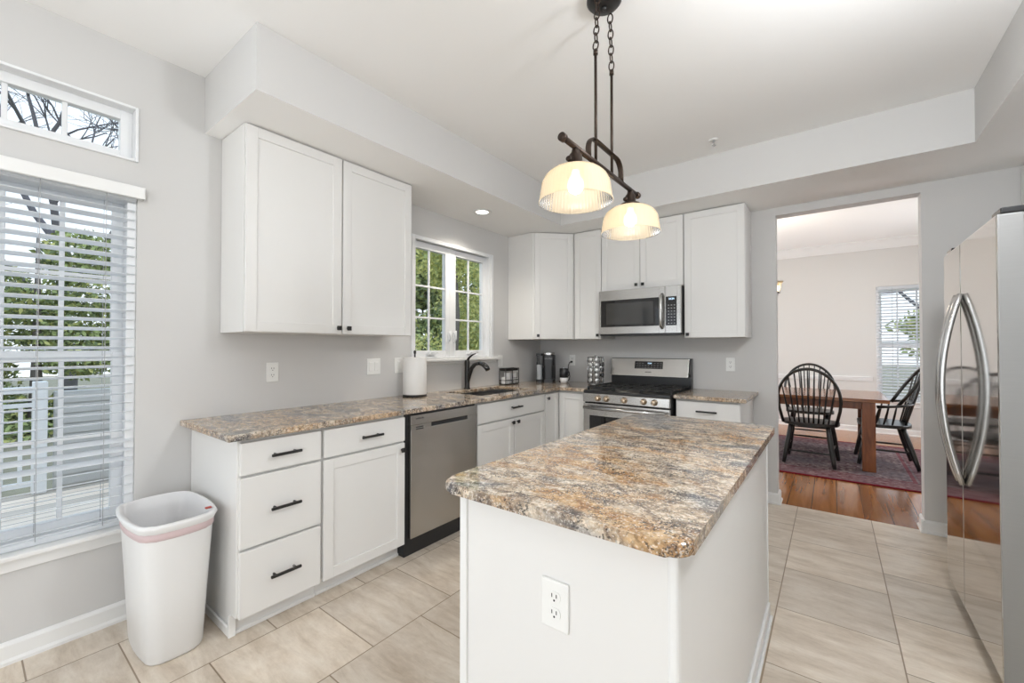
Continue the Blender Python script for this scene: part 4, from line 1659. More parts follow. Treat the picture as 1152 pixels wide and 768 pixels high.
# stacked mug
mg = thing('coffee_mug', 'black cup stacked upside down on a white cup, right of the coffee maker', 'mug', (0.452, -0.235, ZT))
b = MB()
b.lathe([(0, 0), (0.030, 0), (0.042, 0.022), (0.046, 0.058), (0.042, 0.058), (0.038, 0.024), (0.027, 0.006), (0, 0.006)], (0.452, -0.235, ZT), 28)
put('white_lower_cup', b, m_white, mg)
b = MB()
b.lathe([(0.044, 0.058), (0.047, 0.062), (0.047, 0.150), (0.042, 0.155), (0, 0.156)], (0.452, -0.235, ZT), 28)
b.tube([(0.497, -0.245, ZT + .13), (0.522, -0.25, ZT + .122), (0.527, -0.25, ZT + .10), (0.515, -0.248, ZT + .08), (0.497, -0.245, ZT + .076)], 0.005, 8)
put('black_upper_cup', b, m_blackp, mg)
b = MB()
b.lathe([(0.012, 0.156), (0.012, 0.168), (0, 0.172)], (0.452, -0.235, ZT), 16)
put('lid_knob', b, m_chrome, mg)

# plug and cord
b = MB()
b.box(0.413, 0.433, -0.034, -0.0085, 1.122, 1.142, 0.004, seg=2)
b.tube([(0.423, -0.032, 1.132), (0.412, -0.045, 1.125), (0.400, -0.052, 1.09), (0.402, -0.055, 1.03), (0.425, -0.06, 0.975),
        (0.42, -0.07, 0.935), (0.385, -0.078, 0.9195), (0.335, -0.085, 0.9185), (0.31, -0.095, 0.9185)], 0.0042, 8)
tag(put('power_cord', b, m_blackp), 'black plug and cord running from the back wall outlet to the counter', 'cord')

# pod carousel
pc = thing('pod_carousel', 'chrome wire coffee pod carousel on the counter beside the range', 'pod holder', (0.80, -0.205, ZT))
cx, cy = 0.80, -0.205
b = MB()
b.lathe([(0, 0), (0.075, 0), (0.078, 0.006), (0.070, 0.012), (0, 0.014)], (cx, cy, ZT), 32)
put('base', b, m_chrome, pc)
b = MB()
b.tube([(cx, cy, ZT + .01), (cx, cy, ZT + .292)], 0.005, 8)
b.lathe([(0, 0.286), (0.010, 0.290), (0.010, 0.300), (0, 0.306)], (cx, cy, ZT), 10)
put('centre_post', b, m_chrome, pc)
b = MB()
for z in (0.022, 0.278):
    b.tube([(cx + .078 * math.cos(a), cy + .078 * math.sin(a), ZT + z) for a in [2 * math.pi * k / 24 for k in range(24)]], 0.0025, 6, closed=True)
    for k in range(6):
        a = 2 * math.pi * k / 6
        b.tube([(cx, cy, ZT + z), (cx + .078 * math.cos(a), cy + .078 * math.sin(a), ZT + z)], 0.002, 5)
for k in range(7):
    a = 2 * math.pi * k / 7
    for da in (-0.33, 0.33):
        b.tube([(cx + .080 * math.cos(a + da), cy + .080 * math.sin(a + da), ZT + .02), (cx + .080 * math.cos(a + da), cy + .080 * math.sin(a + da), ZT + .28)], 0.0024, 5)
    for q in range(5):
        z = ZT + .048 + q * .051
        pts = [Vector((cx, cy, z)) + Vector((math.cos(a), math.sin(a), 0)) * .080 + Vector((-math.sin(a), math.cos(a), 0)) * (.023 * math.cos(t)) + Vector((0, 0, .023 * math.sin(t))) for t in [2 * math.pi * j / 10 for j in range(10)]]
        b.tube(pts, 0.002, 5, closed=True)
put('wire_cage', b, m_chrome, pc)
m_foil = mat('silver_foil_lid', (0.72, 0.73, 0.74), 0.35, metal=0.6)
POD = MB()
POD.lathe([(0, 0), (0.015, 0), (0.0195, 0.030), (0.0215, 0.030), (0.0215, 0.033), (0, 0.033)], seg=16)
pod_me = bpy.data.meshes.new('coffee_pod')
for f in POD.bm.faces:
    f.material_index = 1 if min(v.co.z for v in f.verts) > 0.031 else 0
POD.bm.to_mesh(pod_me)
POD.bm.free()
pod_me.materials.append(m_white)
pod_me.materials.append(m_foil)
pod_bk = pod_me.copy()
pod_bk.materials.clear()
pod_bk.materials.append(m_blackp)
pod_bk.materials.append(m_blackp)
for k in range(7):
    a = 2 * math.pi * k / 7
    for q in range(5):
        dark = (k == 0 and 1 <= q <= 3)
        z = ZT + .048 + q * .051
        o = bpy.data.objects.new('coffee_pod', pod_bk if dark else pod_me)
        COL.objects.link(o)
        o.matrix_world = Matrix.Translation((cx + .052 * math.cos(a), cy + .052 * math.sin(a), z)) @ Matrix.Rotation(a, 4, 'Z') @ Matrix.Rotation(R(90), 4, 'Y')
        if dark:
            tag(o, 'black coffee pod in the right-hand column of the carousel, %s of the three black ones' % ('lowest', 'middle', 'topmost')[q - 1], 'coffee pod', 'black pods in the carousel')
        else:
            tag(o, 'silver-lidded coffee pod held in the chrome wire carousel', 'coffee pod', 'silver pods in the carousel')

# ------------------------------------------------------------------ bin
def bin_outline(hx, hy, bow, n=7):
    """rounded rectangle with bowed sides; hx, hy half sizes"""
    pts = []
    r = 0.035
    side = []
    corners = [(hx, hy), (-hx, hy), (-hx, -hy), (hx, -hy)]
    for i in range(4):
        c = corners[i]
        d = corners[(i + 1) % 4]
        L = math.hypot(d[0] - c[0], d[1] - c[1])
        ux, uy = (d[0] - c[0]) / L, (d[1] - c[1]) / L
        nx, ny = uy, -ux
        for k in range(n):
            t = (r + (L - 2 * r) * k / (n - 1)) / L
            o_ = bow * (4 * t * (1 - t))
            pts.append((c[0] + (d[0] - c[0]) * t + nx * o_, c[1] + (d[1] - c[1]) * t + ny * o_))
        e = corners[(i + 2) % 4]
        L2 = math.hypot(e[0] - d[0], e[1] - d[1])
        vx, vy = (e[0] - d[0]) / L2, (e[1] - d[1]) / L2
        p0 = Vector((d[0] - ux * r, d[1] - uy * r))
        p1 = Vector((d[0] + vx * r, d[1] + vy * r))
        m_ = Vector(d)
        for k in (1, 2, 3):
            t = k / 4
            q = p0 * (1 - t) ** 2 + m_ * 2 * t * (1 - t) + p1 * t * t
            pts.append((q.x, q.y))
    return pts


BC = Vector((0.335, -3.530, 0))


def bin_rings(b, levels, mi=0):
    """levels: (z, hx, hy, bow)"""
    t = bmesh.new()
    rings = []
    for z, hx, hy, bow in levels:
        rings.append([t.verts.new((BC.x + x, BC.y + y, z)) for x, y in bin_outline(hx, hy, bow)])
    n = len(rings[0])
    for A, B in zip(rings[:-1], rings[1:]):
        for k in range(n):
            t.faces.new((A[k], A[(k + 1) % n], B[(k + 1) % n], B[k]))
    return t, rings


tb_ = thing('trash_bin', 'tall open white plastic trash bin standing beside the drawer cabinet', 'trash can', tuple(BC))
b = MB()
HT = 0.578
t, rg_ = bin_rings(b, [(0.0, 0.170, 0.088, 0.012), (0.012, 0.176, 0.094, 0.014), (0.30, 0.190, 0.107, 0.018), (HT - .06, 0.202, 0.117, 0.022), (HT - .02, 0.203, 0.118, 0.022),
                       (HT - .02, 0.199, 0.114, 0.022), (HT - .06, 0.198, 0.113, 0.022), (0.02, 0.170, 0.088, 0.014)])
t.faces.new(rg_[0][::-1])
t.faces.new(rg_[-1])
b.merge(t, smooth=True)
put('bucket', b, m_bin, tb_)
b = MB()
t, rg_ = bin_rings(b, [(HT - .032, 0.207, 0.122, 0.022), (HT - .010, 0.216, 0.130, 0.024), (HT, 0.214, 0.128, 0.024), (HT + .003, 0.206, 0.121, 0.022), (HT - .004, 0.199, 0.114, 0.021), (HT - .035, 0.198, 0.113, 0.021)])
b.merge(t, smooth=True)
put('rim', b, m_bin, tb_)
b = MB()
t, rg_ = bin_rings(b, [(HT - .062, 0.2035, 0.1185, 0.0225), (HT - .060, 0.2050, 0.1200, 0.0225), (HT - .034, 0.2062, 0.1212, 0.0225), (HT - .032, 0.2048, 0.1198, 0.0225)])
b.merge(t, smooth=True)
put('drawstring_band', b, m_pink, tb_)
b = MB()
b.box(BC.x + .150, BC.x + .165, BC.y + .098, BC.y + .122, HT + .001, HT + .008, 0.002)
put('drawstring_tab', b, m_red, tb_)
m_liner = mat('thin_white_liner', (0.74, 0.735, 0.74), 0.45, bump=0.2)
b = MB()
t, rg_ = bin_rings(b, [(HT + .0035, 0.206, 0.121, 0.022), (HT - .004, 0.196, 0.111, 0.021), (HT - .06, 0.193, 0.108, 0.018), (0.30, 0.178, 0.096, 0.010), (0.05, 0.160, 0.078, 0.006)])
t.faces.new(rg_[-1])
random.seed(8)
for ring in rg_[2:]:
    for v in ring:
        v.co.x += random.uniform(-.006, .002) * (1 if v.co.x > BC.x else -1)
        v.co.y += random.uniform(-.006, .002) * (1 if v.co.y > BC.y else -1)
b.merge(t, smooth=True)
put('bag_liner', b, m_liner, tb_)
# ------------------------------------------------------------------ island pendant
PX = 1.95
pd = thing('pendant_light', 'dark bronze two-shade linear pendant with lit ribbed glass bowls over the island', 'pendant light', (PX, -2.46, ZC))
b = MB()
b.lathe([(0, 0.0), (0.072, 0.0), (0.072, -0.012), (0.060, -0.026), (0.020, -0.034), (0, -0.034)], (PX, -2.47, ZC), 32)
b.lathe([(0, -0.034), (0.010, -0.036), (0.008, -0.046), (0, -0.048)], (PX, -2.47, ZC), 12)
put('canopy', b, m_black, pd)
ZBAR = 2.034
RY = (-2.553, -2.398)


def chain_links(b, p0, p1, n, ln=0.032, wd=0.010, r=0.0023):
    p0, p1 = Vector(p0), Vector(p1)
    d = (p1 - p0)
    L = d.length
    d.normalize()
    sx = Vector((0, 1, 0)) if abs(d.y) < .9 else Vector((1, 0, 0))
    sx = (sx - d * sx.dot(d)).normalized()
    sy = d.cross(sx)
    for k in range(n):
        c = p0 + d * (L * (k + 0.5) / n)
        s = sx if k % 2 else sy
        pts = []
        hl = L / n * 0.5 + 0.004
        for j in range(14):
            a = 2 * math.pi * j / 14
            pts.append(c + d * (hl * math.sin(a)) + s * (wd * math.cos(a)))
        b.tube(pts, r, 6, closed=True)


for (y, zt, cyo) in ((RY[0], 2.490, -2.532), (RY[1], 2.488, -2.412)):
    b = MB()
    chain_links(b, (PX, cyo, ZC - .030), (PX, y, zt + .006), 7, wd=0.0115, r=0.0028)
    put('chain', b, m_bronze, pd)
    b = MB()
    b.tube([(PX, y, ZBAR - .004), (PX, y, zt)], 0.0060, 10)
    b.tube([(PX, y, zt - .016), (PX, y, zt + .004)], 0.0095, 10)
    put('rod', b, m_bronze, pd)
b = MB()
b.tube([(PX, -2.815, ZBAR), (PX, -2.10, ZBAR)], 0.0105, 14)
bar = put('crossbar', b, m_bronze, pd)
for y in (-2.815, -2.10):
    b = MB()
    b.tube([(PX, y - .009, ZBAR), (PX, y + .009, ZBAR)], 0.0155, 16)
    put('end_cap', b, m_bronze, bar)
b = MB()
pts = []
y0, y1, zt = -2.618, -2.300, 2.125
for k in range(9):
    a = math.pi - math.pi / 2 * k / 8
    pts.append((PX, y0 + .055 + .055 * math.cos(a), zt - .055 + .055 * math.sin(a)))
pts = [(PX, y0, ZBAR)] + pts
p2 = []
for k in range(9):
    a = math.pi / 2 - math.pi / 2 * k / 8
    p2.append((PX, y1 - .055 + .055 * math.cos(a), zt - .055 + .055 * math.sin(a)))
pts = pts + p2 + [(PX, y1, ZBAR)]
b.tube(pts, 0.0075, 10, flat=(1.7, 0.6))
put('arch_bracket', b, m_bronze, pd)

for (y, lab) in ((-2.722, 'n'), (-2.190, 'f')):
    z0 = ZBAR
    b = MB()
    b.lathe([(0, 0.0), (0.012, -0.004), (0.016, -0.02), (0.024, -0.030), (0.026, -0.062), (0.046, -0.068), (0.048, -0.078), (0, -0.080)], (PX, y, z0), 20)
    b.tube([(PX - .012, y - .026, z0 - .05), (PX - .012, y - .034, z0 - .05)], 0.010, 10)
    put('socket_cap', b, m_bronze, pd)
    b = MB()
    H = -0.078
    prof = [(0.040, H), (0.066, H - .004), (0.094, H - .015), (0.114, H - .034), (0.125, H - .058), (0.129, H - .085), (0.133, H - .112), (0.136, H - .124),
            (0.1365, H - .127), (0.1345, H - .1275)]
    b.lathe(prof, (PX, y, z0), 240, rib=0.004, nrib=60)
    sh = put('glass_shade', b, m_shade, pd)
    b = MB()
    b.lathe([(0, H - .008), (0.014, H - .010), (0.014, H - .025), (0.020, H - .035), (0.029, H - .052), (0.031, H - .068), (0.025, H - .084), (0.012, H - .094), (0, H - .096)], (PX, y, z0), 20)
    put('bulb', b, m_bulb, sh)
    ld = bpy.data.lights.new('pendant_bulb_light', 'POINT')
    ld.energy = 2.6
    ld.color = (1.0, 0.90, 0.76)
    ld.shadow_soft_size = 0.05
    lo = bpy.data.objects.new('pendant_bulb_light', ld)
    COL.objects.link(lo)
    lo.location = (PX, y, z0 + H - .07)

# recessed downlight and sprinkler
dlx, dly = 0.33, -1.40
dn = thing('recessed_downlight', 'round lit downlight in the soffit above the sink window', 'ceiling light', (dlx, dly, ZS))
b = MB()
b.lathe([(0.052, -0.001), (0.078, -0.001), (0.080, -0.004), (0.076, -0.007), (0.056, -0.007), (0.052, -0.004)], (dlx, dly, ZS), 40)
b.lathe([(0.052, -0.001), (0.052, -0.004)], (dlx, dly, ZS), 40)
put('trim_ring', b, m_trim, dn)
b = MB()
b.lathe([(0, -0.004), (0.054, -0.004), (0.054, -0.002), (0, -0.002)], (dlx, dly, ZS), 32)
put('lens', b, m_lamp_disc, dn)
sl_ = bpy.data.lights.new('downlight_lamp', 'SPOT')
sl_.energy = 48
sl_.spot_size = R(140)
sl_.spot_blend = 1.0
sl_.color = (1.0, 0.93, 0.82)
sl_.shadow_soft_size = 0.05
so = bpy.data.objects.new('downlight_lamp', sl_)
COL.objects.link(so)
so.location = (dlx, dly, ZS - 0.012)

sp_ = thing('ceiling_sprinkler', 'small chrome fire sprinkler head on the ceiling right of the pendant', 'sprinkler', (2.049, -0.888, ZC))
b = MB()
b.lathe([(0, 0), (0.030, 0), (0.028, -0.005), (0.012, -0.008), (0, -0.008)], (2.049, -0.888, ZC), 24)
put('escutcheon', b, m_trim, sp_)
b = MB()
b.tube([(2.049, -0.888, ZC - .006), (2.049, -0.888, ZC - .02)], 0.008, 10)
for s in (-1, 1):
    b.tube([(2.049, -0.888 + s * .006, ZC - .018), (2.049, -0.888 + s * .013, ZC - .028), (2.049, -0.888 + s * .003, ZC - .042)], 0.002, 6)
b.lathe([(0, -0.042), (0.014, -0.042), (0.014, -0.044), (0, -0.044)], (2.049, -0.888, ZC), 16)
put('spray_head', b, m_chrome, sp_)

# ------------------------------------------------------------------ dining room
rug_o = MB()
rug_o.box(-1.35, 1.35, -1.05, 1.05, 0.001, 0.009)
ro = put('area_rug', rug_o, m_rug)
ro.location = (2.27, 2.13, 0)
tag(ro, 'faded red and grey patterned rug under the dining table', 'rug')
b = MB()
b.tube([(-1.35, -1.05, 0.0065), (1.35, -1.05, 0.0065), (1.35, 1.05, 0.0065), (-1.35, 1.05, 0.0065)], 0.0062, 8, closed=True)
be = put('rug_binding', b, m_rugedge)
be.parent = ro

tbl = thing('dining_table', 'reddish brown wooden dining table with thick square legs on the rug', 'table', (2.1, 2.02, 0.009))
TZ = 0.76
b = MB()
b.box(1.15, 3.16, 1.53, 2.60, TZ - .035, TZ, 0.004, seg=2)
put('tabletop', b, m_tabletop, tbl)
b = MB()
b.box(1.30, 3.02, 1.60, 1.622, TZ - .115, TZ - .035, 0.001)
b.box(1.30, 3.02, 2.508, 2.53, TZ - .115, TZ - .035, 0.001)
b.box(1.278, 1.30, 1.60, 2.53, TZ - .115, TZ - .035, 0.001)
b.box(3.02, 3.042, 1.60, 2.53, TZ - .115, TZ - .035, 0.001)
put('apron', b, m_tableleg, tbl)
for x in (1.27, 2.945):
    for y in (1.575, 2.452):
        b = MB()
        b.box(x, x + .108, y, y + .108, 0.0095, TZ - .035, 0.004)
        put('leg', b, m_tableleg, tbl)


def turned(b, p, q, r0, r1, seg=10, bulge=0.25):
    p, q = Vector(p), Vector(q)
    n = 7
    pts = [p.lerp(q, k / (n - 1)) for k in range(n)]
    rr = [(r0 + (r1 - r0) * k / (n - 1)) * (1 + bulge * math.sin(math.pi * k / (n - 1))) for k in range(n)]
    b.tube(pts, rr, seg)


def seat_mesh(hw, hd, z, th=0.034):
    b = MB()
    pts = []
    for k in range(36):
        a = 2 * math.pi * k / 36
        c, s = math.cos(a), math.sin(a)
        x = hw * math.copysign(abs(c) ** 0.62, c)
        y = hd * math.copysign(abs(s) ** 0.72, s)
        if y < 0:
            x *= 1.0 - 0.12 * (-y / hd)
        pts.append((x, y))
    b.prism(pts, z - th, z, 0.008, seg=3)
    return b


def chair_common(root, hw, hd, sz, leg_top, leg_bot):
    put('seat', seat_mesh(hw, hd, sz), m_blackwood, root)
    fl = []
    for (tx, ty), (bx, by) in zip(leg_top, leg_bot):
        b = MB()
        turned(b, (bx, by, 0.006), (tx, ty, sz - .030), 0.018, 0.023, 10, 0.25)
        put('leg', b, m_blackwood, root)
        fl.append((Vector((bx, by, 0.0)), Vector((tx, ty, sz - .03))))

    def at(i, t):
        return fl[i][0].lerp(fl[i][1], t)
    # 0,1 front (left,right) ; 2,3 back (left,right)
    for (i, j, t) in ((0, 2, 0.42), (1, 3, 0.42), (0, 1, 0.58), (2, 3, 0.34)):
        b = MB()
        turned(b, at(i, t), at(j, t), 0.008, 0.008, 8, 0.4)
        put('stretcher', b, m_blackwood, root)


def hoop_pts(hw, y_b, y_t, z_b, z_t, n=28, sq=0.72, flare=1.0):
    """hoop from the seat up; it leans back from y_b to y_t"""
    pts = []
    for k in range(n + 1):
        a = math.pi * k / n
        c, s = math.cos(a), math.sin(a)
        h = s ** sq if s > 0 else 0
        z = z_b + (z_t - z_b) * h
        x = -hw * c * (0.80 + 0.20 * math.sin(min(math.pi, h * math.pi * 0.75)) / 0.95)
        y = y_b + (y_t - y_b) * h
        pts.append(Vector((x, y, z)))
    return pts


def hoop_z(pts, x):
    best = None
    for p, q in zip(pts[:-1], pts[1:]):
        if min(p.x, q.x) <= x <= max(p.x, q.x) and abs(p.x - q.x) > 1e-6:
            t = (x - p.x) / (q.x - p.x)
            r = p.lerp(q, t)
            if best is None or r.z > best.z:
                best = r
    return best


def side_chair(name, label):
    root = thing(name, label, 'chair', (0, 0, 0), 'black hoop-back side chairs at the table')
    sz = 0.455
    chair_common(root, 0.262, 0.225, sz, [(-.18, .14), (.18, .14), (-.165, -.155), (.165, -.155)],
                 [(-.235, .225), (.235, .225), (-.225, -.255), (.225, -.255)])
    H = hoop_pts(0.295, -0.165, -0.275, sz - .012, 1.045, sq=0.60)
    b = MB()
    b.tube(H, 0.0155, 10)
    put('back_hoop', b, m_blackwood, root)
    for k in range(9):
        x0 = -0.17 + 0.34 * k / 8
        x1 = x0 * 1.42
        p = hoop_z(H, x1)
        b = MB()
        turned(b, (x0, -0.185 + 0.10 * (x0 / .25) ** 2 * 0.3, sz - .004), p, 0.0078, 0.0065, 8, 0.25)
        put('spindle', b, m_blackwood, root)
    return root


ch1 = side_chair('dining_chair', 'black hoop-back chair with its back to the kitchen, in front of the table')
ch1.location = (2.505, 1.70, 0.012)
ch1.rotation_euler = (0, 0, R(-3))
dup(ch1, (2.46, 2.74, 0.012), R(180 + 2), 'black hoop-back chair on the far side of the table, facing the kitchen')


def arm_chair(name, label):
    root = thing(name, label, 'chair', (0, 0, 0))
    sz = 0.455
    chair_common(root, 0.285, 0.225, sz, [(-.20, .14), (.20, .14), (-.185, -.14), (.185, -.14)],
                 [(-.26, .23), (.26, .23), (-.26, -.255), (.26, -.255)])
    az = 0.655
    pts = []
    for k in range(25):
        a = math.pi * k / 24
        c, s = math.cos(a), math.sin(a)
        pts.append(Vector((-0.285 * math.copysign(abs(c) ** 0.7, c), -0.06 - 0.17 * s ** 0.75, az + 0.03 * s)))
    pts = [Vector((-0.30, 0.075, az - .012)), Vector((-0.293, 0.0, az - .006))] + pts + [Vector((0.293, 0.0, az - .006)), Vector((0.30, 0.075, az - .012))]
    b = MB()
    b.tube(pts, [0.022, 0.017] + [0.016] * (len(pts) - 4) + [0.017, 0.022], 10, flat=(1.5, 0.8))
    put('arm_rail', b, m_blackwood, root)
    H = hoop_pts(0.30, -0.095, -0.35, az, 1.075, sq=0.62)
    b = MB()
    b.tube(H, 0.0165, 10)
    put('back_hoop', b, m_blackwood, root)
    for k in range(9):
        x0 = -0.18 + 0.36 * k / 8
        p = hoop_z(H, x0 * 1.3)
        b = MB()
        turned(b, (x0, -0.185 + 0.03 * (x0 / .2) ** 2, sz - .004), p, 0.0078, 0.0066, 8, 0.25)
        put('spindle', b, m_blackwood, root)
    for s in (-1, 1):
        for (y0, y1, xx, r) in ((0.09, 0.045, 0.245, 0.013), (0.02, -0.02, 0.25, 0.008), (-0.05, -0.08, 0.245, 0.008)):
            b = MB()
            turned(b, (s * xx, y0, sz - .004), (s * 0.292, y1, az - .010), r, r * 0.85, 8, 0.35)
            put('arm_spindle', b, m_blackwood, root)
    return root


ac = arm_chair('dining_armchair', 'black hoop-back armchair at the right end of the dining table')
ac.location = (3.15, 2.13, 0.012)
ac.rotation_euler = (0, 0, R(91))

# chandelier: only its right-hand cup shows past the opening
cl = thing('chandelier', 'dining room chandelier with upright bell glass shades, at the left edge of the opening', 'chandelier', (1.98, 2.0, ZD))
b = MB()
b.lathe([(0, 0), (0.06, 0), (0.06, -0.015), (0.02, -0.03), (0, -0.03)], (1.98, 2.0, ZD), 20)
b.tube([(1.98, 2.0, ZD - .03), (1.98, 2.0, 2.08)], 0.007, 8)
b.lathe([(0, 2.10), (0.022, 2.07), (0.03, 2.00), (0.018, 1.93), (0.03, 1.90), (0.012, 1.86), (0, 1.85)], (1.98, 2.0, 0), 20)
put('stem', b, m_bronze, cl)
for k in range(5):
    a = R(-12 + 72 * k)
    ca, sa = math.cos(a), math.sin(a)
    P = lambda r, z: (1.98 + r * ca, 2.0 + r * sa, z)
    b = MB()
    b.tube([P(0.02, 1.93), P(0.08, 1.885), P(0.15, 1.88), P(0.198, 1.915), P(0.205, 1.95)], 0.006, 8)
    b.lathe([(0, 0), (0.024, 0.002), (0.028, 0.010), (0.012, 0.014), (0.012, 0.026), (0, 0.026)], P(0.205, 1.95), 16)
    arm = put('arm', b, m_bronze, cl)
    b = MB()
    b.lathe([(0.020, 0.020), (0.030, 0.045), (0.034, 0.08), (0.044, 0.115), (0.062, 0.145), (0.059, 0.145), (0.041, 0.116), (0.031, 0.08), (0.027, 0.047), (0.017, 0.022)], P(0.205, 1.95), 28)
    put('glass_shade', b, m_shade, arm)
    b = MB()
    b.lathe([(0, 0.022), (0.011, 0.028), (0.018, 0.065), (0.014, 0.09), (0, 0.10)], P(0.205, 1.95), 14)
    put('bulb', b, m_bulb_ch, arm)
ld = bpy.data.lights.new('chandelier_lamp', 'POINT')
ld.energy = 14
ld.color = (1.0, 0.88, 0.7)
ld.shadow_soft_size = 0.15
lo = bpy.data.objects.new('chandelier_lamp', ld)
COL.objects.link(lo)
lo.location = (1.98, 2.0, 2.25)

# ------------------------------------------------------------------ outdoors
b = MB()
b.box(-40, 40, -40, 60, -0.75, -0.7)
g = put('ground', b, m_grass, kind='structure')
b = MB()
b.box(-3.7, -WT - .002, -7.5, -2.0, -0.22, -0.16)
put('deck_floor', b, m_deck, kind='structure')
b = MB()
b.box(-6, 12, 6.5, 14.0, -0.695, -0.66)
put('driveway_ground', b, m_drive, kind='structure')

rl = thing('deck_railing', 'white deck railing with balusters outside the tall window', 'railing', (-3.6, -4.6, -0.16))
b = MB()
b.box(-3.66, -3.56, -7.4, -3.55, 0.84, 0.90, 0.004)
b.box(-3.63, -3.59, -7.4, -3.55, 0.70, 0.74, 0.002)
b.box(-3.63, -3.59, -7.4, -3.55, -0.08, -0.03, 0.002)
put('rail', b, m_rail, rl)
for y in (-3.6, -4.8, -6.0, -7.2):
    b = MB()
    b.box(-3.67, -3.55, y - .05, y + .05, -0.158, 0.95, 0.006)
    put('post', b, m_rail, rl)
b = MB()
k = -7.1
while k < -3.7:
    b.box(-3.62, -3.60, k, k + .03, -0.05, 0.72)
    k += .12
bl = put('balusters', b, m_rail, rl)
pn = MB()
pn.box(-3.69, -3.60, -3.50, -2.05, -0.158, 0.84, 0.004)
for k in range(9):
    pn.box(-3.60, -3.585, -3.50, -2.05, -0.12 + k * .105, -0.03 + k * .105, 0.002)
tag(put('boarded_screen', pn, m_greypanel), 'pale grey boarded screen at the edge of the deck outside', 'screen')


def foliage(center, rad, n, size, rnd):
    """many small leaf blades scattered in lobes of a crown"""
    b = MB()
    lobes = []
    for k in range(14):
        a = rnd.uniform(0, 2 * math.pi)
        h = rnd.uniform(-0.8, 0.85)
        q = math.sqrt(max(0, 1 - h * h)) * rnd.uniform(0.3, 0.75)
        lobes.append((Vector((center[0] + rad[0] * q * math.cos(a), center[1] + rad[1] * q * math.sin(a), center[2] + rad[2] * h)), rnd.uniform(0.35, 0.55)))
    vs, fs, mi = [], [], []
    for k in range(n):
        c, s = rnd.choice(lobes)
        d = Vector((rnd.gauss(0, 1), rnd.gauss(0, 1), rnd.gauss(0, 1))).normalized()
        r = rnd.uniform(0.55, 1.0) * s
        p = c + Vector((d.x * rad[0], d.y * rad[1], d.z * rad[2] * 0.6)) * r
        u = Vector((rnd.gauss(0, 1), rnd.gauss(0, 1), rnd.gauss(0, 1))).normalized()
        w = u.cross(Vector((rnd.gauss(0, 1), rnd.gauss(0, 1), rnd.gauss(0, 1)))).normalized()
        L = size * rnd.uniform(0.6, 1.3)
        i = len(vs)
        vs += [p - u * L, p + w * L * .45, p + u * L, p - w * L * .45]
        fs.append((i, i + 1, i + 2, i + 3))
        mi.append(rnd.choice((0, 0, 0, 1, 1, 2)))
    me = bpy.data.meshes.new('foliage')
    return vs, fs, mi


def tree(name, label, cat, x, y, h, rad, crown_z, seed, mats, n=5200, size=0.10, group=None):
    rnd = random.Random(seed)
    root = thing(name, label, cat, (x, y, -0.7), group)
    b = MB()
    pts = [Vector((x, y, -0.7)), Vector((x + rnd.uniform(-.05, .05), y, 0.3)), Vector((x + rnd.uniform(-.1, .1), y + rnd.uniform(-.1, .1), crown_z)), Vector((x, y, h * .85))]
    b.tube(pts, [0.14, 0.11, 0.08, 0.03], 9)
    put('trunk', b, m_bark, root)
    vs, fs, mi = foliage((x, y, crown_z), rad, n, size, rnd)
    me = bpy.data.meshes.new('foliage')
    off = root.location
    me.from_pydata([v - off for v in vs], [], fs)
    for m_ in (list(mats) + [mats[0]])[:3]:
        me.materials.append(m_)
    me.polygons.foreach_set('material_index', mi)
    o = bpy.data.objects.new('foliage', me)
    COL.objects.link(o)
    o.parent = root
    return root


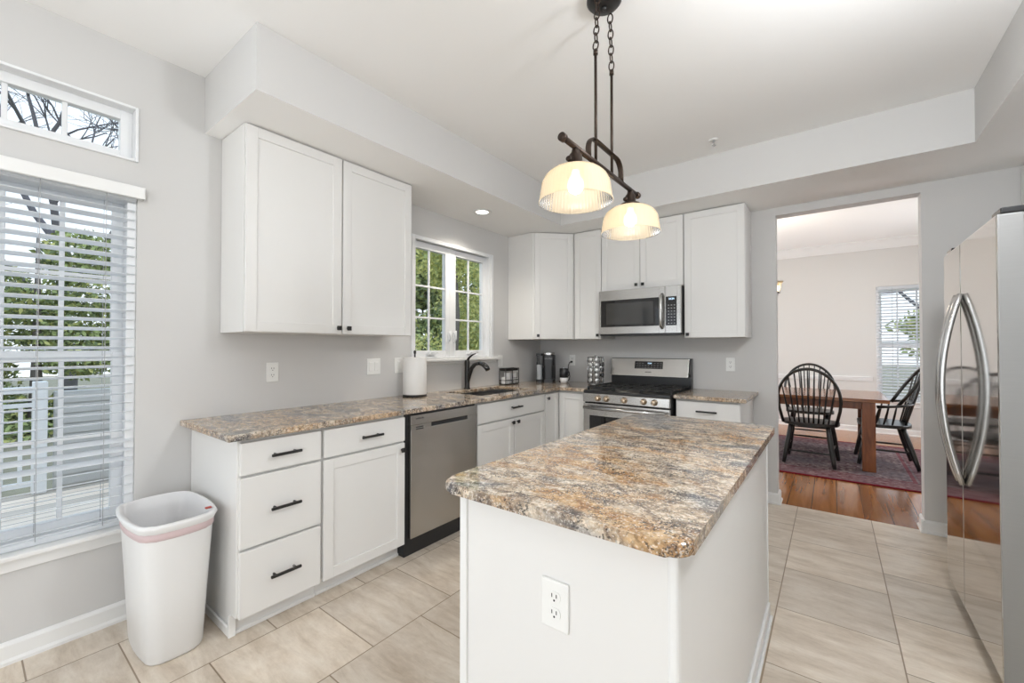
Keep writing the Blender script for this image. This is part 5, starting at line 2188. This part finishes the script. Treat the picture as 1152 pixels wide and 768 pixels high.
Y, G, Dk = m_leafs
tree('garden_tree', 'yellow-green leafy tree seen in the left half of the sink window', 'tree', -4.5, 3.05, 5.0, (1.45, 1.45, 2.6), 2.0, 1, [Y, G, Y], 15000, 0.055)
tree('garden_tree', 'mixed green tree seen in the right half of the sink window', 'tree', -6.5, 6.4, 5.6, (1.6, 1.6, 3.0), 2.2, 2, [G, Y, Dk], 17000, 0.07)
tree('garden_tree', 'dark green tree standing behind the others beyond the sink window', 'tree', -13.5, 11.5, 8.5, (4.2, 4.2, 5.0), 3.2, 3, [Dk, G, Y], 20000, 0.17)
tree('garden_shrub', 'low dark shrub at the bottom of the sink window view', 'shrub', -2.3, 1.2, 1.2, (0.9, 1.0, 0.85), 0.35, 4, [Dk, Y], 6500, 0.06)
tree('evergreen_tree', 'green tree beyond the deck, filling the middle of the tall window', 'tree', -12.0, -3.0, 4.6, (1.8, 2.1, 3.0), 1.2, 6, [G, Dk, Y], 26000, 0.075)
tree('evergreen_tree', 'green tree beyond the deck, to the right of the one in the tall window', 'tree', -12.2, 2.2, 4.6, (1.8, 1.9, 2.5), 1.5, 5, [G, Y], 6500, 0.14)
tree('evergreen_tree', 'green tree beyond the deck, to the left of the one in the tall window', 'tree', -12.0, -8.2, 4.4, (1.8, 1.9, 2.4), 1.4, 7, [G, Y], 6500, 0.14)


def bare_tree(label, x, y, h, seed, r0=0.12):
    rnd = random.Random(seed)
    b = MB()

    def grow(p, d, L, r, depth):
        n = 4
        pts = [p]
        q = p
        dd = d
        for k in range(n):
            dd = (dd + Vector((rnd.gauss(0, .13), rnd.gauss(0, .13), rnd.gauss(0, .08)))).normalized()
            q = q + dd * (L / n)
            pts.append(q)
        rr = [r * (1 - 0.45 * k / n) for k in range(n + 1)]
        b.tube(pts, rr, 5 if depth > 1 else 7)
        if depth >= 5:
            return
        for k in range(4 if depth < 3 else 3):
            ax = Vector((rnd.gauss(0, 1), rnd.gauss(0, 1), rnd.gauss(0, .5))).normalized()
            nd = (dd + ax * rnd.uniform(0.5, 0.95)).normalized()
            nd.z = max(nd.z, -0.1)
            st = pts[rnd.choice((2, 3, 4))]
            grow(st, nd, L * rnd.uniform(0.62, 0.8), r * 0.52, depth + 1)
    grow(Vector((x, y, -0.7)), Vector((0, 0, 1)), h, r0, 0)
    return tag(put('bare_tree', b, m_bark2), label, 'tree')


bare_tree('tall bare branching tree whose twigs show in the transom panes', -18.5, -1.8, 5.6, 11, 0.26)
bare_tree('bare tree trunk standing outside the dining room window', 4.35, 8.2, 3.2, 31, 0.16)
tree('front_shrub', 'low dark shrub outside the dining room window', 'shrub', 4.9, 6.6, 0.6, (1.3, 0.7, 0.55), -0.1, 9, [Dk, G], 4000, 0.06)
tree('street_tree', 'leafy tree far beyond the driveway in the dining window view', 'tree', 9.0, 24.0, 5.0, (4.5, 2.5, 2.3), 1.6, 10, [G, Y], 5000, 0.2)
